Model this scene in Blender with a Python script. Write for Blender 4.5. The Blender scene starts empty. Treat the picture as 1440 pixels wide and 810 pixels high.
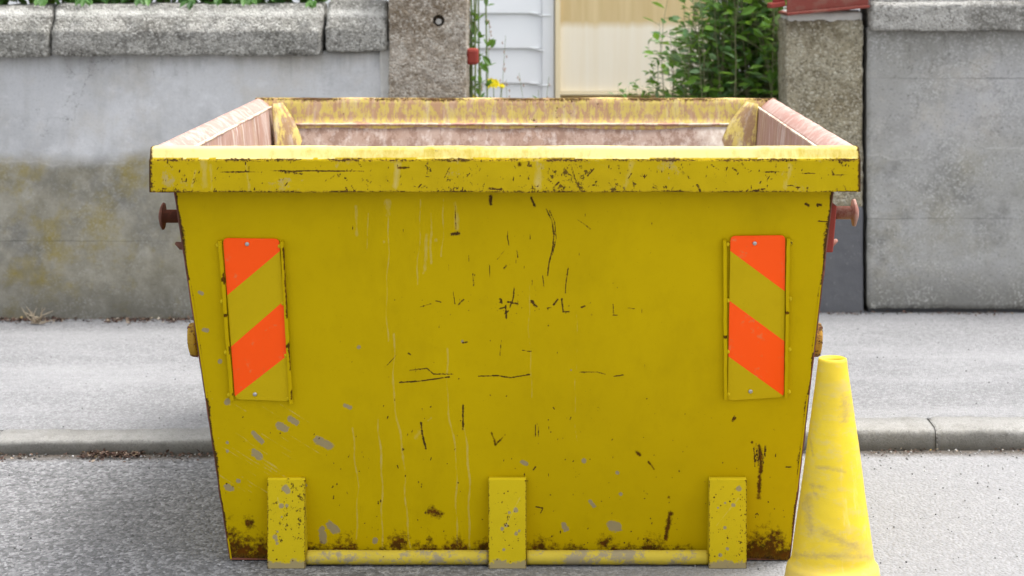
import bpy, bmesh, math, random
import numpy as np
from mathutils import Vector, noise as mnoise
random.seed(7)
rng = np.random.default_rng(7)
SC = bpy.context.scene
COL = SC.collection
R = math.radians

# ------------------------------------------------------------------ camera
F, CX, CY, CAMH = 2855.0, 767.0, -52.0, 1.5
cam = bpy.data.cameras.new('camera'); co = bpy.data.objects.new('camera', cam); COL.objects.link(co)
co.location = (0, 0, CAMH); co.rotation_euler = (R(90), 0, 0)
cam.sensor_width = 36; cam.lens = F / 1440 * 36
cam.shift_x = -(CX - 720) / 1440; cam.shift_y = -(405 - CY) / 1440
cam.clip_end = 2000
cam.dof.use_dof = True; cam.dof.focus_distance = 5.0; cam.dof.aperture_fstop = 5.6
SC.camera = co
# ------------------------------------------------------------------ world and sun (bright overcast, light from high on the right)
SUN_AZ, SUN_EL = 82.0, 71.0      # azimuth from +Y (view direction) towards +X
w = bpy.data.worlds.new('World'); SC.world = w; w.use_nodes = True
nt = w.node_tree; nt.nodes.clear()
o = nt.nodes.new('ShaderNodeOutputWorld'); bg = nt.nodes.new('ShaderNodeBackground')
sky = nt.nodes.new('ShaderNodeTexSky'); sky.sky_type = 'NISHITA'; sky.sun_disc = False
sky.sun_elevation = R(SUN_EL); sky.sun_rotation = R(SUN_AZ); sky.dust_density = 4; sky.air_density = 1.0
hs = nt.nodes.new('ShaderNodeHueSaturation'); hs.inputs['Saturation'].default_value = 0.22
nt.links.new(sky.outputs[0], hs.inputs['Color']); nt.links.new(hs.outputs[0], bg.inputs[0])
bg.inputs[1].default_value = 0.15; nt.links.new(bg.outputs[0], o.inputs[0])
sd = bpy.data.lights.new('sun', 'SUN'); sd.energy = 1.0; sd.angle = R(18); sd.color = (1, 0.965, 0.91)
so = bpy.data.objects.new('sun', sd); COL.objects.link(so)
az, el = R(SUN_AZ), R(SUN_EL)
sv = Vector((math.sin(az) * math.cos(el), math.cos(az) * math.cos(el), math.sin(el)))
so.rotation_euler = (-sv).to_track_quat('-Z', 'Y').to_euler(); so.location = (4, 4, 8)
SC.view_settings.view_transform = 'Standard'; SC.view_settings.look = 'None'
SC.view_settings.exposure = 1.5; SC.view_settings.gamma = 1

# ------------------------------------------------------------------ helpers
def P(px, py, d):                      # a point of the photo at depth d
    return Vector(((px - CX) / F * d, d, CAMH - (py - CY) / F * d))
def XX(px, d): return (px - CX) / F * d
def ZZ(py, d): return CAMH - (py - CY) / F * d

def link(o, parent=None):
    COL.objects.link(o)
    if parent is not None:
        o.parent = parent
        o.location = Vector(o.location) - Vector(parent.location)
    return o
def tag(o, label=None, cat=None, group=None, kind=None):
    if label: o['label'] = label
    if cat: o['category'] = cat
    if group: o['group'] = group
    if kind: o['kind'] = kind
    return o
def empty(name, loc, label, cat, group=None):
    o = bpy.data.objects.new(name, None); COL.objects.link(o); o.location = loc; o.empty_display_size = .1
    return tag(o, label, cat, group, 'thing')
def wpos(o):
    return Vector(o.location) + (wpos(o.parent) if o.parent else Vector((0, 0, 0)))
def mesh_obj(name, verts, faces, mat, parent=None, smooth=False, origin=None, attrs=None, matidx=None):
    """verts in world coordinates; origin = where the object's own origin sits"""
    base = Vector(origin) if origin is not None else (wpos(parent) if parent else Vector((0, 0, 0)))
    v = np.array([tuple(p) for p in verts], dtype=np.float64) - np.array(base)
    me = bpy.data.meshes.new(name); me.from_pydata(v.tolist(), [], faces)
    if not isinstance(mat, (list, tuple)): mat = [mat]
    for m in mat: me.materials.append(m)
    if matidx is not None: me.polygons.foreach_set('material_index', matidx)
    if attrs:
        for k, a in attrs.items():
            at = me.attributes.new(k, 'FLOAT', 'POINT'); at.data.foreach_set('value', np.asarray(a, dtype=np.float32))
    me.validate(); me.update()
    if smooth: me.polygons.foreach_set('use_smooth', [True] * len(me.polygons))
    o = bpy.data.objects.new(name, me); COL.objects.link(o)
    if parent is not None:
        o.parent = parent; o.location = base - wpos(parent)
    else: o.location = base
    return o

class MB:                              # gathers shapes into one mesh
    def __init__(s): s.v = []; s.f = []; s.m = []
    def add(s, vs, fs, m=0):
        b = len(s.v); s.v += [Vector(p) for p in vs]; s.f += [[i + b for i in f] for f in fs]; s.m += [m] * len(fs); return s
    def box(s, x0, x1, y0, y1, z0, z1, m=0):
        v = [(x, y, z) for z in (z0, z1) for y in (y0, y1) for x in (x0, x1)]
        return s.add(v, [(0, 2, 3, 1), (4, 5, 7, 6), (0, 1, 5, 4), (2, 6, 7, 3), (0, 4, 6, 2), (1, 3, 7, 5)], m)
    def hexa(s, q0, q1, m=0):          # two quads (bottom, top) of 4 points
        return s.add(list(q0) + list(q1), [(3, 2, 1, 0), (4, 5, 6, 7), (0, 1, 5, 4), (1, 2, 6, 5), (2, 3, 7, 6), (3, 0, 4, 7)], m)
    def tube(s, pts, rad, n=8, m=0, cap=True):
        pts = [Vector(p) for p in pts]; rs = rad if isinstance(rad, (list, tuple)) else [rad] * len(pts)
        rings = []; up = Vector((0, 0, 1))
        for i, p in enumerate(pts):
            t = (pts[min(i + 1, len(pts) - 1)] - pts[max(i - 1, 0)]).normalized()
            a = t.cross(up if abs(t.dot(up)) < .95 else Vector((1, 0, 0))).normalized(); b = t.cross(a)
            rings.append([p + (a * math.cos(2 * math.pi * k / n) + b * math.sin(2 * math.pi * k / n)) * rs[i] for k in range(n)])
        vs = [q for r in rings for q in r]; fs = []
        for i in range(len(pts) - 1):
            for k in range(n):
                k2 = (k + 1) % n; fs.append((i * n + k, i * n + k2, (i + 1) * n + k2, (i + 1) * n + k))
        if cap: fs += [tuple(range(n))[::-1], tuple(range((len(pts) - 1) * n, len(pts) * n))]
        return s.add(vs, fs, m)
    def lathe(s, prof, c, axis='Z', n=32, m=0):   # prof: (radius, height along axis)
        c = Vector(c); vs = []; fs = []
        for r, h in prof:
            for k in range(n):
                a = 2 * math.pi * k / n; u, v = r * math.cos(a), r * math.sin(a)
                vs.append(c + (Vector((u, v, h)) if axis == 'Z' else Vector((h, u, v)) if axis == 'X' else Vector((u, h, v))))
        for i in range(len(prof) - 1):
            for k in range(n):
                k2 = (k + 1) % n; fs.append((i * n + k, i * n + k2, (i + 1) * n + k2, (i + 1) * n + k))
        fs += [tuple(range(n))[::-1], tuple(range((len(prof) - 1) * n, len(prof) * n))]
        return s.add(vs, fs, m)
    def build(s, name, mat, parent=None, smooth=False, origin=None, bevel=0, kind=None):
        o = mesh_obj(name, s.v, s.f, mat, parent, smooth, origin, matidx=s.m)
        if bevel:
            b = o.modifiers.new('bevel', 'BEVEL'); b.width = bevel; b.segments = 2; b.limit_method = 'ANGLE'
        if kind: o['kind'] = kind
        return o

def fbm(p, f, oct=4):
    return mnoise.fractal(Vector(p) * f, .9, 2.1, oct, noise_basis='PERLIN_ORIGINAL')

def resample(loop, step):
    out = []
    n = len(loop)
    for i in range(n):
        a, b = Vector(loop[i]), Vector(loop[(i + 1) % n]); L = (b - a).length; k = max(1, int(L / step))
        out += [a.lerp(b, j / k) for j in range(k)]
    return out
def rough_prism(name, loop, axis, a0, a1, step, layers, mat, parent=None, chamfer=.004, origin=None):
    """2D loop swept along an axis, surface roughened with real displacement; layers: (amplitude, frequency)"""
    lp = resample(loop, step); n = len(lp); k = max(2, int(abs(a1 - a0) / step)); vs = []
    cen = sum(lp, Vector((0, 0))) / n
    for i in range(k + 1):
        t = a0 + (a1 - a0) * i / k
        e = 1 if 0 < i < k else 0
        for q in lp:
            q2 = q if e else q + (cen - q).normalized() * chamfer
            p = Vector((q2.x, q2.y, t)) if axis == 'Z' else Vector((t, q2.x, q2.y))
            dv = Vector((0, 0, 0))
            for am, fr in layers:
                nv = mnoise.noise_vector(p * fr); dv += nv * am
            vs.append(p + dv)
    fs = []
    for i in range(k):
        for j in range(n):
            j2 = (j + 1) % n; fs.append((i * n + j, i * n + j2, (i + 1) * n + j2, (i + 1) * n + j))
    for base, rev in ((0, True), (k * n, False)):
        c = sum((vs[base + j] for j in range(n)), Vector((0, 0, 0))) / n; ci = len(vs); vs.append(c)
        for j in range(n):
            j2 = (j + 1) % n; fs.append((base + j2, base + j, ci) if rev else (base + j, base + j2, ci))
    return mesh_obj(name, vs, fs, mat, parent, smooth=True, origin=origin)

# ------------------------------------------------------------------ material DSL
class Mat:
    def __init__(s, name):
        s.m = bpy.data.materials.new(name); s.m.use_nodes = True; s.t = s.m.node_tree; s.t.nodes.clear()
        s.out = s.t.nodes.new('ShaderNodeOutputMaterial'); s.b = s.t.nodes.new('ShaderNodeBsdfPrincipled')
        s.t.links.new(s.b.outputs[0], s.out.inputs[0]); s.tc = s.t.nodes.new('ShaderNodeTexCoord'); s.co = s.tc.outputs['Object']
    def set(s, inp, v):
        if hasattr(v, 'is_output') or isinstance(v, bpy.types.NodeSocket): s.t.links.new(v, inp)
        elif isinstance(v, (tuple, list)) and len(v) == 3 and inp.type == 'RGBA': inp.default_value = (*v, 1)
        else: inp.default_value = v
    def map(s, scale=(1, 1, 1), rot=(0, 0, 0), loc=(0, 0, 0), vec=None):
        n = s.t.nodes.new('ShaderNodeMapping'); s.set(n.inputs['Vector'], vec or s.co)
        n.inputs['Scale'].default_value = scale; n.inputs['Rotation'].default_value = rot; n.inputs['Location'].default_value = loc
        return n.outputs[0]
    def noise(s, scale, detail=4, rough=.55, vec=None, dist=0, color=False):
        n = s.t.nodes.new('ShaderNodeTexNoise'); s.set(n.inputs['Vector'], vec or s.co)
        n.inputs['Scale'].default_value = scale; n.inputs['Detail'].default_value = detail
        n.inputs['Roughness'].default_value = rough; n.inputs['Distortion'].default_value = dist
        return n.outputs['Color' if color else 'Fac']
    def voro(s, scale, vec=None, feat='F1', out='Distance', rand=1):
        n = s.t.nodes.new('ShaderNodeTexVoronoi'); s.set(n.inputs['Vector'], vec or s.co); n.feature = feat
        n.inputs['Scale'].default_value = scale; n.inputs['Randomness'].default_value = rand
        return n.outputs[out]
    def ramp(s, fac, stops, interp='LINEAR'):
        n = s.t.nodes.new('ShaderNodeValToRGB'); s.set(n.inputs[0], fac); cr = n.color_ramp; cr.interpolation = interp
        while len(cr.elements) < len(stops): cr.elements.new(.5)
        for e, (p, c) in zip(cr.elements, stops):
            e.position = p; e.color = (c, c, c, 1) if isinstance(c, (int, float)) else (*c, 1)
        return n.outputs[0]
    def mr(s, v, a, b, c=0., d=1.):
        n = s.t.nodes.new('ShaderNodeMapRange'); s.set(n.inputs[0], v)
        for i, x in enumerate((a, b, c, d)): n.inputs[i + 1].default_value = x
        return n.outputs[0]
    def math(s, op, a, b=0., c=None, clamp=False):
        n = s.t.nodes.new('ShaderNodeMath'); n.operation = op; n.use_clamp = clamp
        s.set(n.inputs[0], a); s.set(n.inputs[1], b)
        if c is not None: s.set(n.inputs[2], c)
        return n.outputs[0]
    def mix(s, fac, a, b, mode='MIX'):
        n = s.t.nodes.new('ShaderNodeMix'); n.data_type = 'RGBA'; n.blend_type = mode
        s.set(n.inputs[0], fac); s.set(n.inputs[6], a); s.set(n.inputs[7], b)
        return n.outputs[2]
    def attr(s, name):
        n = s.t.nodes.new('ShaderNodeAttribute'); n.attribute_name = name; return n.outputs['Fac']
    def xyz(s, vec=None):
        n = s.t.nodes.new('ShaderNodeSeparateXYZ'); s.set(n.inputs[0], vec or s.co); return n.outputs
    def island(s):
        n = s.t.nodes.new('ShaderNodeNewGeometry'); return n.outputs['Random Per Island']
    def bump(s, h, strength=.5, dist=.01, normal=None):
        n = s.t.nodes.new('ShaderNodeBump'); s.set(n.inputs['Height'], h); n.inputs['Strength'].default_value = strength
        n.inputs['Distance'].default_value = dist
        if normal is not None: s.set(n.inputs['Normal'], normal)
        return n.outputs[0]
    def done(s, col, rough=.8, normal=None, metal=0, spec=.5):
        s.set(s.b.inputs['Base Color'], col); s.set(s.b.inputs['Roughness'], rough); s.set(s.b.inputs['Metallic'], metal)
        s.set(s.b.inputs['Specular IOR Level'], spec)
        if normal is not None: s.set(s.b.inputs['Normal'], normal)
        return s.m

def asphalt(name, base, dark, worn, patch=.5, seed=0., wa=.75, da=.7):
    m = Mat(name); v0 = m.map(loc=(seed, seed * 2, 0)); v = m.map((.72, .5, 1) if da > .8 else (1, .62, 1), loc=(seed, seed * 2, 0))
    big = m.noise(.9, 4, .6, v0); mid = m.noise(7, 5, .65, v0); fine = m.noise(190, 2, .6, v); st = m.voro(150, v)
    stc = m.voro(150, v, out='Color')
    sep = m.t.nodes.new('ShaderNodeSeparateColor'); m.t.links.new(stc, sep.inputs[0]); sr = sep.outputs[0]
    c = m.mix(m.mr(m.math('ADD', m.math('MULTIPLY', big, .6), m.math('MULTIPLY', mid, .4)), .38, .62), dark, base)
    c = m.mix(m.mr(sr, .5, 1, 0, wa), c, worn)
    c = m.mix(m.mr(sr, .0, .35, da, 0), c, tuple(x * .35 for x in base))
    c = m.mix(m.mr(fine, .35, .7, .5, 0), c, tuple(x * .45 for x in base))
    c = m.mix(m.mr(m.noise(62, 5, .85, v), .5, .62, 0, da * .95), c, tuple(x * .3 for x in base))
    h = m.math('ADD', m.math('MULTIPLY', m.math('SUBTRACT', 1., st), .8), m.math('MULTIPLY', fine, .6))
    return m, c, m.bump(h, .75, .006)

# ---- road (grey asphalt, coarser) and footpath
m, c, n = asphalt('asphalt_road', (.25, .25, .256), (.15, .151, .155), (.48, .48, .49), wa=.6, da=.9)
mm = m.noise(3.2, 6, .7, m.map((.45, 2.2, 1)), dist=1.2)
crack = m.math('ABSOLUTE', m.math('SUBTRACT', m.noise(1.5, 6, .7, m.map((.5, 2.4, 1), loc=(3, 1.3, 0))), .5))
c = m.mix(m.mr(crack, .0, .0035, .75, 0), c, (.03, .03, .03))
c = m.mix(m.mr(mm, .55, .72, 0, .35), c, (.34, .34, .35)); c = m.mix(m.mr(m.noise(1.8, 6, .7, m.map((.6, 1.6, 1), loc=(7, 2, 0))), .52, .68, 0, .55), c, (.10, .10, .102))
zone = m.mr(m.math('ADD', m.xyz()[0], m.math('MULTIPLY', m.noise(3, 5, .6), .5)), -.05, .75, 0, .8)
c = m.mix(m.math('MULTIPLY', zone, m.mr(m.noise(120, 3, .7), .3, .6, .6, 1)), c, (.27, .27, .275))
X_, Y_, Z_ = m.xyz(); gut = m.math('SUBTRACT', m.math('MULTIPLY_ADD', X_, .02, 6.222), m.math('ADD', Y_, m.math('MULTIPLY', m.noise(14, 6, .75), .12)))
c = m.mix(m.mr(gut, -.03, .03, .8, 0), c, (.07, .055, .04))
road_m = m.done(c, .9, n, spec=.3)
m, c, n = asphalt('asphalt_footpath', (.27, .27, .277), (.22, .22, .225), (.48, .48, .48), seed=4., wa=.4, da=.35)
mm = m.noise(1.3, 5, .65, m.map((.6, 2., 1)))
c = m.mix(m.mr(mm, .45, .7, 0, .5), c, (.33, .33, .335))
foot_m = m.done(c, .9, n, spec=.3)

m = Mat('kerb_concrete')
f = m.noise(160, 3, .7); g = m.noise(6, 5, .6); z = m.xyz()[2]
c = m.mix(g, (.19, .185, .17), (.34, .335, .32)); c = m.mix(m.mr(f, .5, .68, 0, .65), c, (.1, .1, .095)); c = m.mix(m.mr(m.noise(22, 5, .75), .52, .66, 0, .5), c, (.14, .135, .12)); c = m.mix(m.mr(m.noise(300, 2, .7), .6, .75, 0, .7), c, (.6, .6, .58))
c = m.mix(m.mr(m.math('ADD', z, m.math('MULTIPLY', g, .05)), .035, .085, .75, 0), c, (.085, .08, .068))
kerb_m = m.done(c, .9, m.bump(f, .5, .004))

def concrete_rough(name, a, b, dark, fleck, scale=75, wear=.35, wash=None, arris=None):
    m = Mat(name); v1 = m.voro(scale, m.co); v2 = m.voro(scale * 2.1); big = m.noise(5, 6, .65); mid = m.noise(26, 5, .7); fi = m.noise(170, 3, .7)
    c = m.mix(m.mr(big, .36, .64), a, b)
    c = m.mix(m.mr(m.noise(4, 7, .75), .5, .62, 0, .7), c, dark); c = m.mix(m.mr(mid, .5, .66, 0, .45), c, dark)
    st = m.t.nodes.new('ShaderNodeSeparateColor'); m.t.links.new(m.voro(scale, out='Color'), st.inputs[0])
    c = m.mix(m.mr(st.outputs[0], .6, .95, 0, .6), c, fleck)
    c = m.mix(m.mr(st.outputs[1], .7, 1, 0, .7), c, dark)
    c = m.mix(m.mr(fi, .5, .7, 0, .5), c, dark)
    if arris: c = m.mix(m.math('MULTIPLY', m.mr(m.math('ABSOLUTE', m.math('SUBTRACT', m.xyz()[2], arris[0])), .0, arris[1], 1, 0), m.mr(m.noise(16, 6, .8), .38, .58, .1, .85)), c, (.68, .67, .63))
    if wash: c = m.mix(m.mr(m.math('ADD', m.xyz()[2], m.math('MULTIPLY', m.noise(45, 5, .8), .12)), wash, wash + .02, 0, .85), c, (.55, .54, .50))
    h = m.math('ADD', m.math('SUBTRACT', 1., v1), m.math('MULTIPLY', fi, .7))
    return m.done(c, .92, m.bump(h, .9, .008), spec=.3)
coping_m = concrete_rough('lichened_coping_concrete', (.23, .225, .20), (.38, .37, .34), (.055, .05, .042), (.62, .61, .57), 140, arris=(ZZ(43, 8.1), .022))
post_m = concrete_rough('pebble_concrete', (.30, .245, .175), (.42, .38, .33), (.12, .085, .05), (.66, .62, .55), 125)
postr_m = concrete_rough('mossy_pebble_concrete', (.27, .225, .14), (.38, .35, .26), (.10, .08, .045), (.60, .57, .47), 125, wash=ZZ(38, 8.3) + .06)

def wall_mat(name, up, up2, low, low2, split, groove, moss, speck, soft=.05):
    m = Mat(name); X, Y, Z = m.xyz()
    big = m.noise(1.6, 6, .6); mid = m.noise(7, 6, .7); fi = m.noise(120, 3, .75); vs = m.voro(95)
    strk = m.noise(5, 5, .6, m.map((3, 1, .5)))
    cu = m.mix(m.mr(big, .35, .65), up, up2); cu = m.mix(m.mr(strk, .52, .75, 0, .28), cu, (.25, .24, .21)); cu = m.mix(m.mr(m.noise(3, 6, .7, m.map(loc=(9, 3, 4))), .5, .66, 0, .55), cu, (.46, .43, .38))
    cu = m.mix(m.mr(m.noise(4, 7, .72, m.map(loc=(1, 9, 8))), .48, .68, 0, .5), cu, tuple(x * .62 for x in up2)); cu = m.mix(m.mr(m.noise(11, 6, .7), .55, .7, 0, .35), cu, tuple(min(.75, x * 1.25) for x in up))
    runs_shade = m.math('MULTIPLY', m.mr(m.math('ADD', Z, m.math('MULTIPLY', m.noise(7, 5, .7, m.map((2.5, 1, .2))), .35)), 1.16, 1.32), .6)  # dirt runs, with the shade under the coping painted in
    cu = m.mix(runs_shade, cu, (.16, .155, .135))
    cl = m.mix(m.mr(mid, .35, .65), low, low2)
    cl = m.mix(m.mr(m.noise(4.5, 5, .7, m.map(loc=(5, 2, 1))), .5, .68, 0, moss), cl, (.23, .185, .05))
    cl = m.mix(m.mr(m.noise(3, 5, .7, m.map(loc=(1, 7, 3))), .52, .66, 0, .6), cl, (.11, .11, .105))
    zz = m.math('ADD', Z, m.math('MULTIPLY', m.math('SUBTRACT', m.noise(2.2, 6, .62), .5), .16))
    c = m.mix(m.mr(zz, split - .015, split + soft), cl, cu)
    edge = m.math('ABSOLUTE', m.math('SUBTRACT', zz, split + .004))
    c = m.mix(m.math('MULTIPLY', m.mr(edge, .0, .006, .4, 0), m.mr(mid, .4, .6)), c, (.52, .51, .49))
    c = m.mix(m.mr(m.math('ADD', Z, m.math('MULTIPLY', mid, .15)), .12, .26, .6, 0), c, (.10, .098, .085))       # splash dirt at the foot
    c = m.mix(m.mr(fi, .55, .72, 0, speck), c, (.09, .09, .085))
    st = m.t.nodes.new('ShaderNodeSeparateColor'); m.t.links.new(m.voro(150, out='Color'), st.inputs[0])
    c = m.mix(m.math('MULTIPLY', m.mr(st.outputs[0], .6, 1, 0, speck), m.mr(m.noise(6, 6, .7), .4, .62)), c, (.44, .44, .425))
    h = m.math('ADD', fi, m.math('MULTIPLY', m.noise(14, 4, .6), 2.5))
    ck = m.math('ABSOLUTE', m.math('SUBTRACT', m.noise(1.1, 7, .65, m.map(loc=(2, 2, split))), .5)); ckk = m.math('MULTIPLY', m.mr(ck, .0, .0018, 1, 0), m.mr(m.noise(1.7, 3, .5, m.map(loc=(8, 1, 2))), .5, .58))
    c = m.mix(m.math('MULTIPLY', ckk, .6), c, (.07, .065, .055)); h = m.math('SUBTRACT', h, ckk)
    wob = m.math('MULTIPLY', m.math('SUBTRACT', m.noise(9, 4, .6), .5), .012)
    for gz in groove:
        dd = m.math('ABSOLUTE', m.math('SUBTRACT', m.math('ADD', Z, wob), gz))
        k = m.mr(dd, .0008, .0035, 1, 0)
        k = m.math('MULTIPLY', k, m.mr(m.noise(2.5, 4, .7), .42, .62, .08, .8)); c = m.mix(m.math('MULTIPLY', k, .6), c, (.06, .058, .05)); h = m.math('SUBTRACT', h, m.math('MULTIPLY', k, 1.5))
    return m.done(c, .9, m.bump(h, .45, .004), spec=.3)
walll_m = wall_mat('stained_render', (.56, .565, .575), (.42, .425, .435), (.185, .172, .13), (.30, .285, .235), ZZ(252, 8.15), [ZZ(364, 8.15)], .95, .3)
wallr_m = wall_mat('weathered_render', (.36, .36, .363), (.27, .267, .25), (.33, .33, .325), (.27, .267, .245), ZZ(245, 8.3), [ZZ(138, 8.3), ZZ(335, 8.3)], .18, .75, .1)
m = Mat('dark_render'); f = m.noise(60, 4, .7); g = m.noise(9, 5, .6)
c = m.mix(g, (.075, .077, .088), (.12, .122, .13)); c = m.mix(m.mr(f, .6, .72, 0, .5), c, (.28, .28, .27)); plinth_m = m.done(c, .85, m.bump(f, .5, .003))
m = Mat('mortar'); f = m.noise(50, 4, .7); mortar_m = m.done(m.mix(f, (.38, .37, .35), (.6, .595, .57)), .9, m.bump(f, .5, .004))
m = Mat('soil'); f = m.noise(60, 4, .7); soil_m = m.done(m.mix(f, (.05, .035, .02), (.16, .11, .07)), .95, m.bump(f, .8, .01))

# ---- painted steel
def steel(name, base, base2, worn=None, speck=.0, scuff=None, scuff_amt=0., streak=0., rough=.6, sscale=9, bottom=None, edge_dark=0., seed=0.):
    m = Mat(name); v = m.map(loc=(seed, seed, seed))
    big = m.noise(2.2, 5, .6, v); mid = m.noise(14, 5, .65, v); fi = m.noise(120, 4, .7, v); vf = m.noise(55, 5, .75, v)
    c = m.mix(m.mr(big, .3, .7), base, base2)
    c = m.mix(m.mr(mid, .5, .8, 0, .2), c, tuple(x * .6 for x in base))
    c = m.mix(m.mr(m.noise(7, 6, .7, m.map((1, 1, .4), loc=(seed + 5, 2, 7))), .52, .75, 0, .3), c, tuple(x * .72 for x in base2))
    c = m.mix(m.mr(m.noise(170, 3, .8, v), .66, .74, 0, .5), c, tuple(x * .35 for x in base))
    rust = m.mix(m.mr(fi, .35, .75), (.018, .010, .006), (.085, .032, .012))
    if scuff:
        sc = m.noise(sscale, 8, .8, m.map((1, 1, .45) if streak else (1, 1, 1), loc=(seed + 3, 0, 0)))
        c = m.mix(m.math('MULTIPLY', m.mr(sc, .5 - scuff_amt * .2, .56 - scuff_amt * .2), .85), c, scuff)
    if streak:
        s1 = m.noise(12, 5, .7, m.map((3.2, 3.2, .22), loc=(seed, 1, 2)))
        c = m.mix(m.mr(s1, .52, .68, 0, streak), c, (.72, .68, .64))
        s2 = m.noise(15, 5, .7, m.map((3.5, 3.5, .3), loc=(seed, 6, 2)))
        c = m.mix(m.mr(s2, .55, .7, 0, streak * .9), c, worn or (.20, .10, .07))
    ch = m.mr(m.math('ADD', m.math('MULTIPLY', vf, .6), m.math('MULTIPLY', big, .4)), .665 - speck * .1, .675 - speck * .1)
    if speck: c = m.mix(m.math('MULTIPLY', ch, .85), c, rust)
    # fields painted on the mesh (chips, bare primer, drips, rust), with ragged edges from fine noise
    if name == 'worn_inner_steel': c = m.mix(m.math('MULTIPLY', m.mr(m.math('ADD', m.xyz()[0], m.math('MULTIPLY', m.noise(5, 5, .7), .6)), .9, 1.05), m.mr(m.noise(30, 6, .8, m.map((1, 1, .4))), .35, .6, .35, .95)), c, (.66, .63, .56))
    nz = m.math('MULTIPLY', m.math('SUBTRACT', m.noise(260, 3, .7, v), .5), 1.5)
    nz2 = m.math('MULTIPLY', m.math('SUBTRACT', m.noise(75, 4, .7, v), .5), 1.6)
    grey = m.mr(m.math('ADD', m.attr('grey'), m.math('MULTIPLY', nz2, .7)), .38, .55)
    c = m.mix(m.math('MULTIPLY', grey, .8), c, (.255, .215, .15))
    nz3 = m.math('MULTIPLY', m.math('SUBTRACT', m.noise(40, 5, .75, m.map((1, 1, .35))), .5), 3.2)
    pale = m.mr(m.math('MULTIPLY', m.math('ADD', m.attr('pale'), nz3), m.mr(m.attr('pale'), .0, .35)), .42, 1.6, 0, .3)
    c = m.mix(m.math('MULTIPLY', m.mr(m.math('ADD', m.attr('skylit'), m.math('MULTIPLY', nz3, .4)), .3, .9), .9), c, (.74, .63, .26))
    c = m.mix(pale, c, (.56, .50, .34))
    ru = m.mr(m.math('ADD', m.attr('rust'), nz2), .45, .85)
    c = m.mix(m.math('MULTIPLY', ru, .92), c, m.mix(m.mr(vf, .35, .62), (.016, .005, .003), (.085, .014, .004)))
    ca = m.math('ADD', m.attr('chip'), m.math('MULTIPLY', m.math('SUBTRACT', m.noise(95, 4, .7, v), .5), 1.1))
    halo = m.mr(m.math('MULTIPLY', ca, m.mr(m.attr('chip'), .02, .2)), .25, .6, 0, .4)
    c = m.mix(halo, c, (.20, .11, .01))
    chip = m.mr(m.math('ADD', ca, nz), .52, .66)
    c = m.mix(m.math('MULTIPLY', chip, .93), c, rust)
    bh = m.math('SUBTRACT', m.math('MULTIPLY', fi, .12), m.math('ADD', m.math('MULTIPLY', chip, .5), m.math('MULTIPLY', ru, .3)))
    nn = m.bump(bh, .5, .002, m.bump(big, .15, .02))
    rg = m.math('ADD', rough, m.math('MULTIPLY', m.math('MAXIMUM', chip, ru), .35))
    return m.done(c, rg, nn, spec=.07)
Y1, Y2 = (.50, .355, .0), (.45, .315, .0)
panel_m = steel('yellow_panel_paint', Y1, Y2, speck=.03)
lug_m = steel('lit_yellow_paint', (.56, .425, .008), (.52, .39, .008), speck=.75, seed=2.3)  # panel's yellow made brighter: the light the lugs catch is in the colour
rimf_m = steel('yellow_rim_paint', (.44, .32, .002), (.41, .29, .004), speck=.68, scuff=(.36, .28, .10), scuff_amt=-.45, seed=5.1)
rimr_m = steel('scuffed_yellow_paint', (.62, .51, .12), (.58, .46, .15), speck=.55, scuff=(.44, .26, .18), scuff_amt=.12, streak=.3, sscale=60, seed=8.2)
wallin_m = steel('worn_inner_steel', (.26, .17, .125), (.34, .27, .23), speck=.3, scuff=(.19, .12, .09), scuff_amt=.1, streak=.3, sscale=16, seed=1.7)
sidein_m = steel('faded_pink_inner_paint', (.37, .22, .17), (.42, .29, .24), speck=.1, scuff=(.40, .27, .19), scuff_amt=0, streak=.85, seed=3.3)
rims_m = steel('faded_red_rim_paint', (.38, .20, .165), (.43, .28, .24), speck=.3, scuff=(.50, .37, .32), scuff_amt=.05, sscale=26, seed=4.4)
gus_m = steel('scuffed_gusset_paint', (.60, .49, .12), (.50, .36, .16), speck=.6, scuff=(.26, .15, .10), scuff_amt=.22, streak=.3, sscale=17, seed=6.6)
red_m = steel('red_paint', (.26, .05, .04), (.20, .04, .032), speck=.5, seed=1.1)
rust_m = steel('rusty_steel', (.15, .07, .05), (.10, .045, .032), scuff=(.20, .075, .05), scuff_amt=.1, rough=.75)
rustl_m = steel('worn_red_steel', (.32, .19, .155), (.26, .10, .075), scuff=(.36, .24, .20), scuff_amt=.1, rough=.6)
white_m = steel('lit_weld_edge', (.66, .58, .48), (.6, .5, .36), scuff=(.45, .25, .2), scuff_amt=0., speck=.2)
tube_m = steel('scraped_yellow_tube', (.55, .43, .05), (.5, .38, .04), scuff=(.26, .225, .17), scuff_amt=.1, speck=.6, seed=9.)
m = Mat('orange_reflective'); f = m.noise(220, 2, .5)
c = m.mix(m.mr(m.noise(30, 5, .7), .60, .68, 0, .45), (.95, .085, .0), (.6, .22, .08)); c = m.mix(m.mr(m.noise(14, 7, .8, m.map((1, 1, .5), (0, .6, 0))), .62, .66, 0, .35), c, (.45, .16, .05)); orange_m = m.done(c, .45, m.bump(f, .15, .001), spec=.25)
board_m = steel('yellow_reflective', (.50, .355, .004), (.48, .34, .004), speck=.05, seed=7.)
m = Mat('zinc'); zinc_m = m.done((.45, .45, .45), .4, metal=.8)
m = Mat('cone_plastic'); big = m.noise(6, 6, .65, m.map((1, 1, .6))); mid = m.noise(22, 6, .75, m.map((1, 1, 2.2))); fi = m.noise(130, 4, .7)
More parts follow.
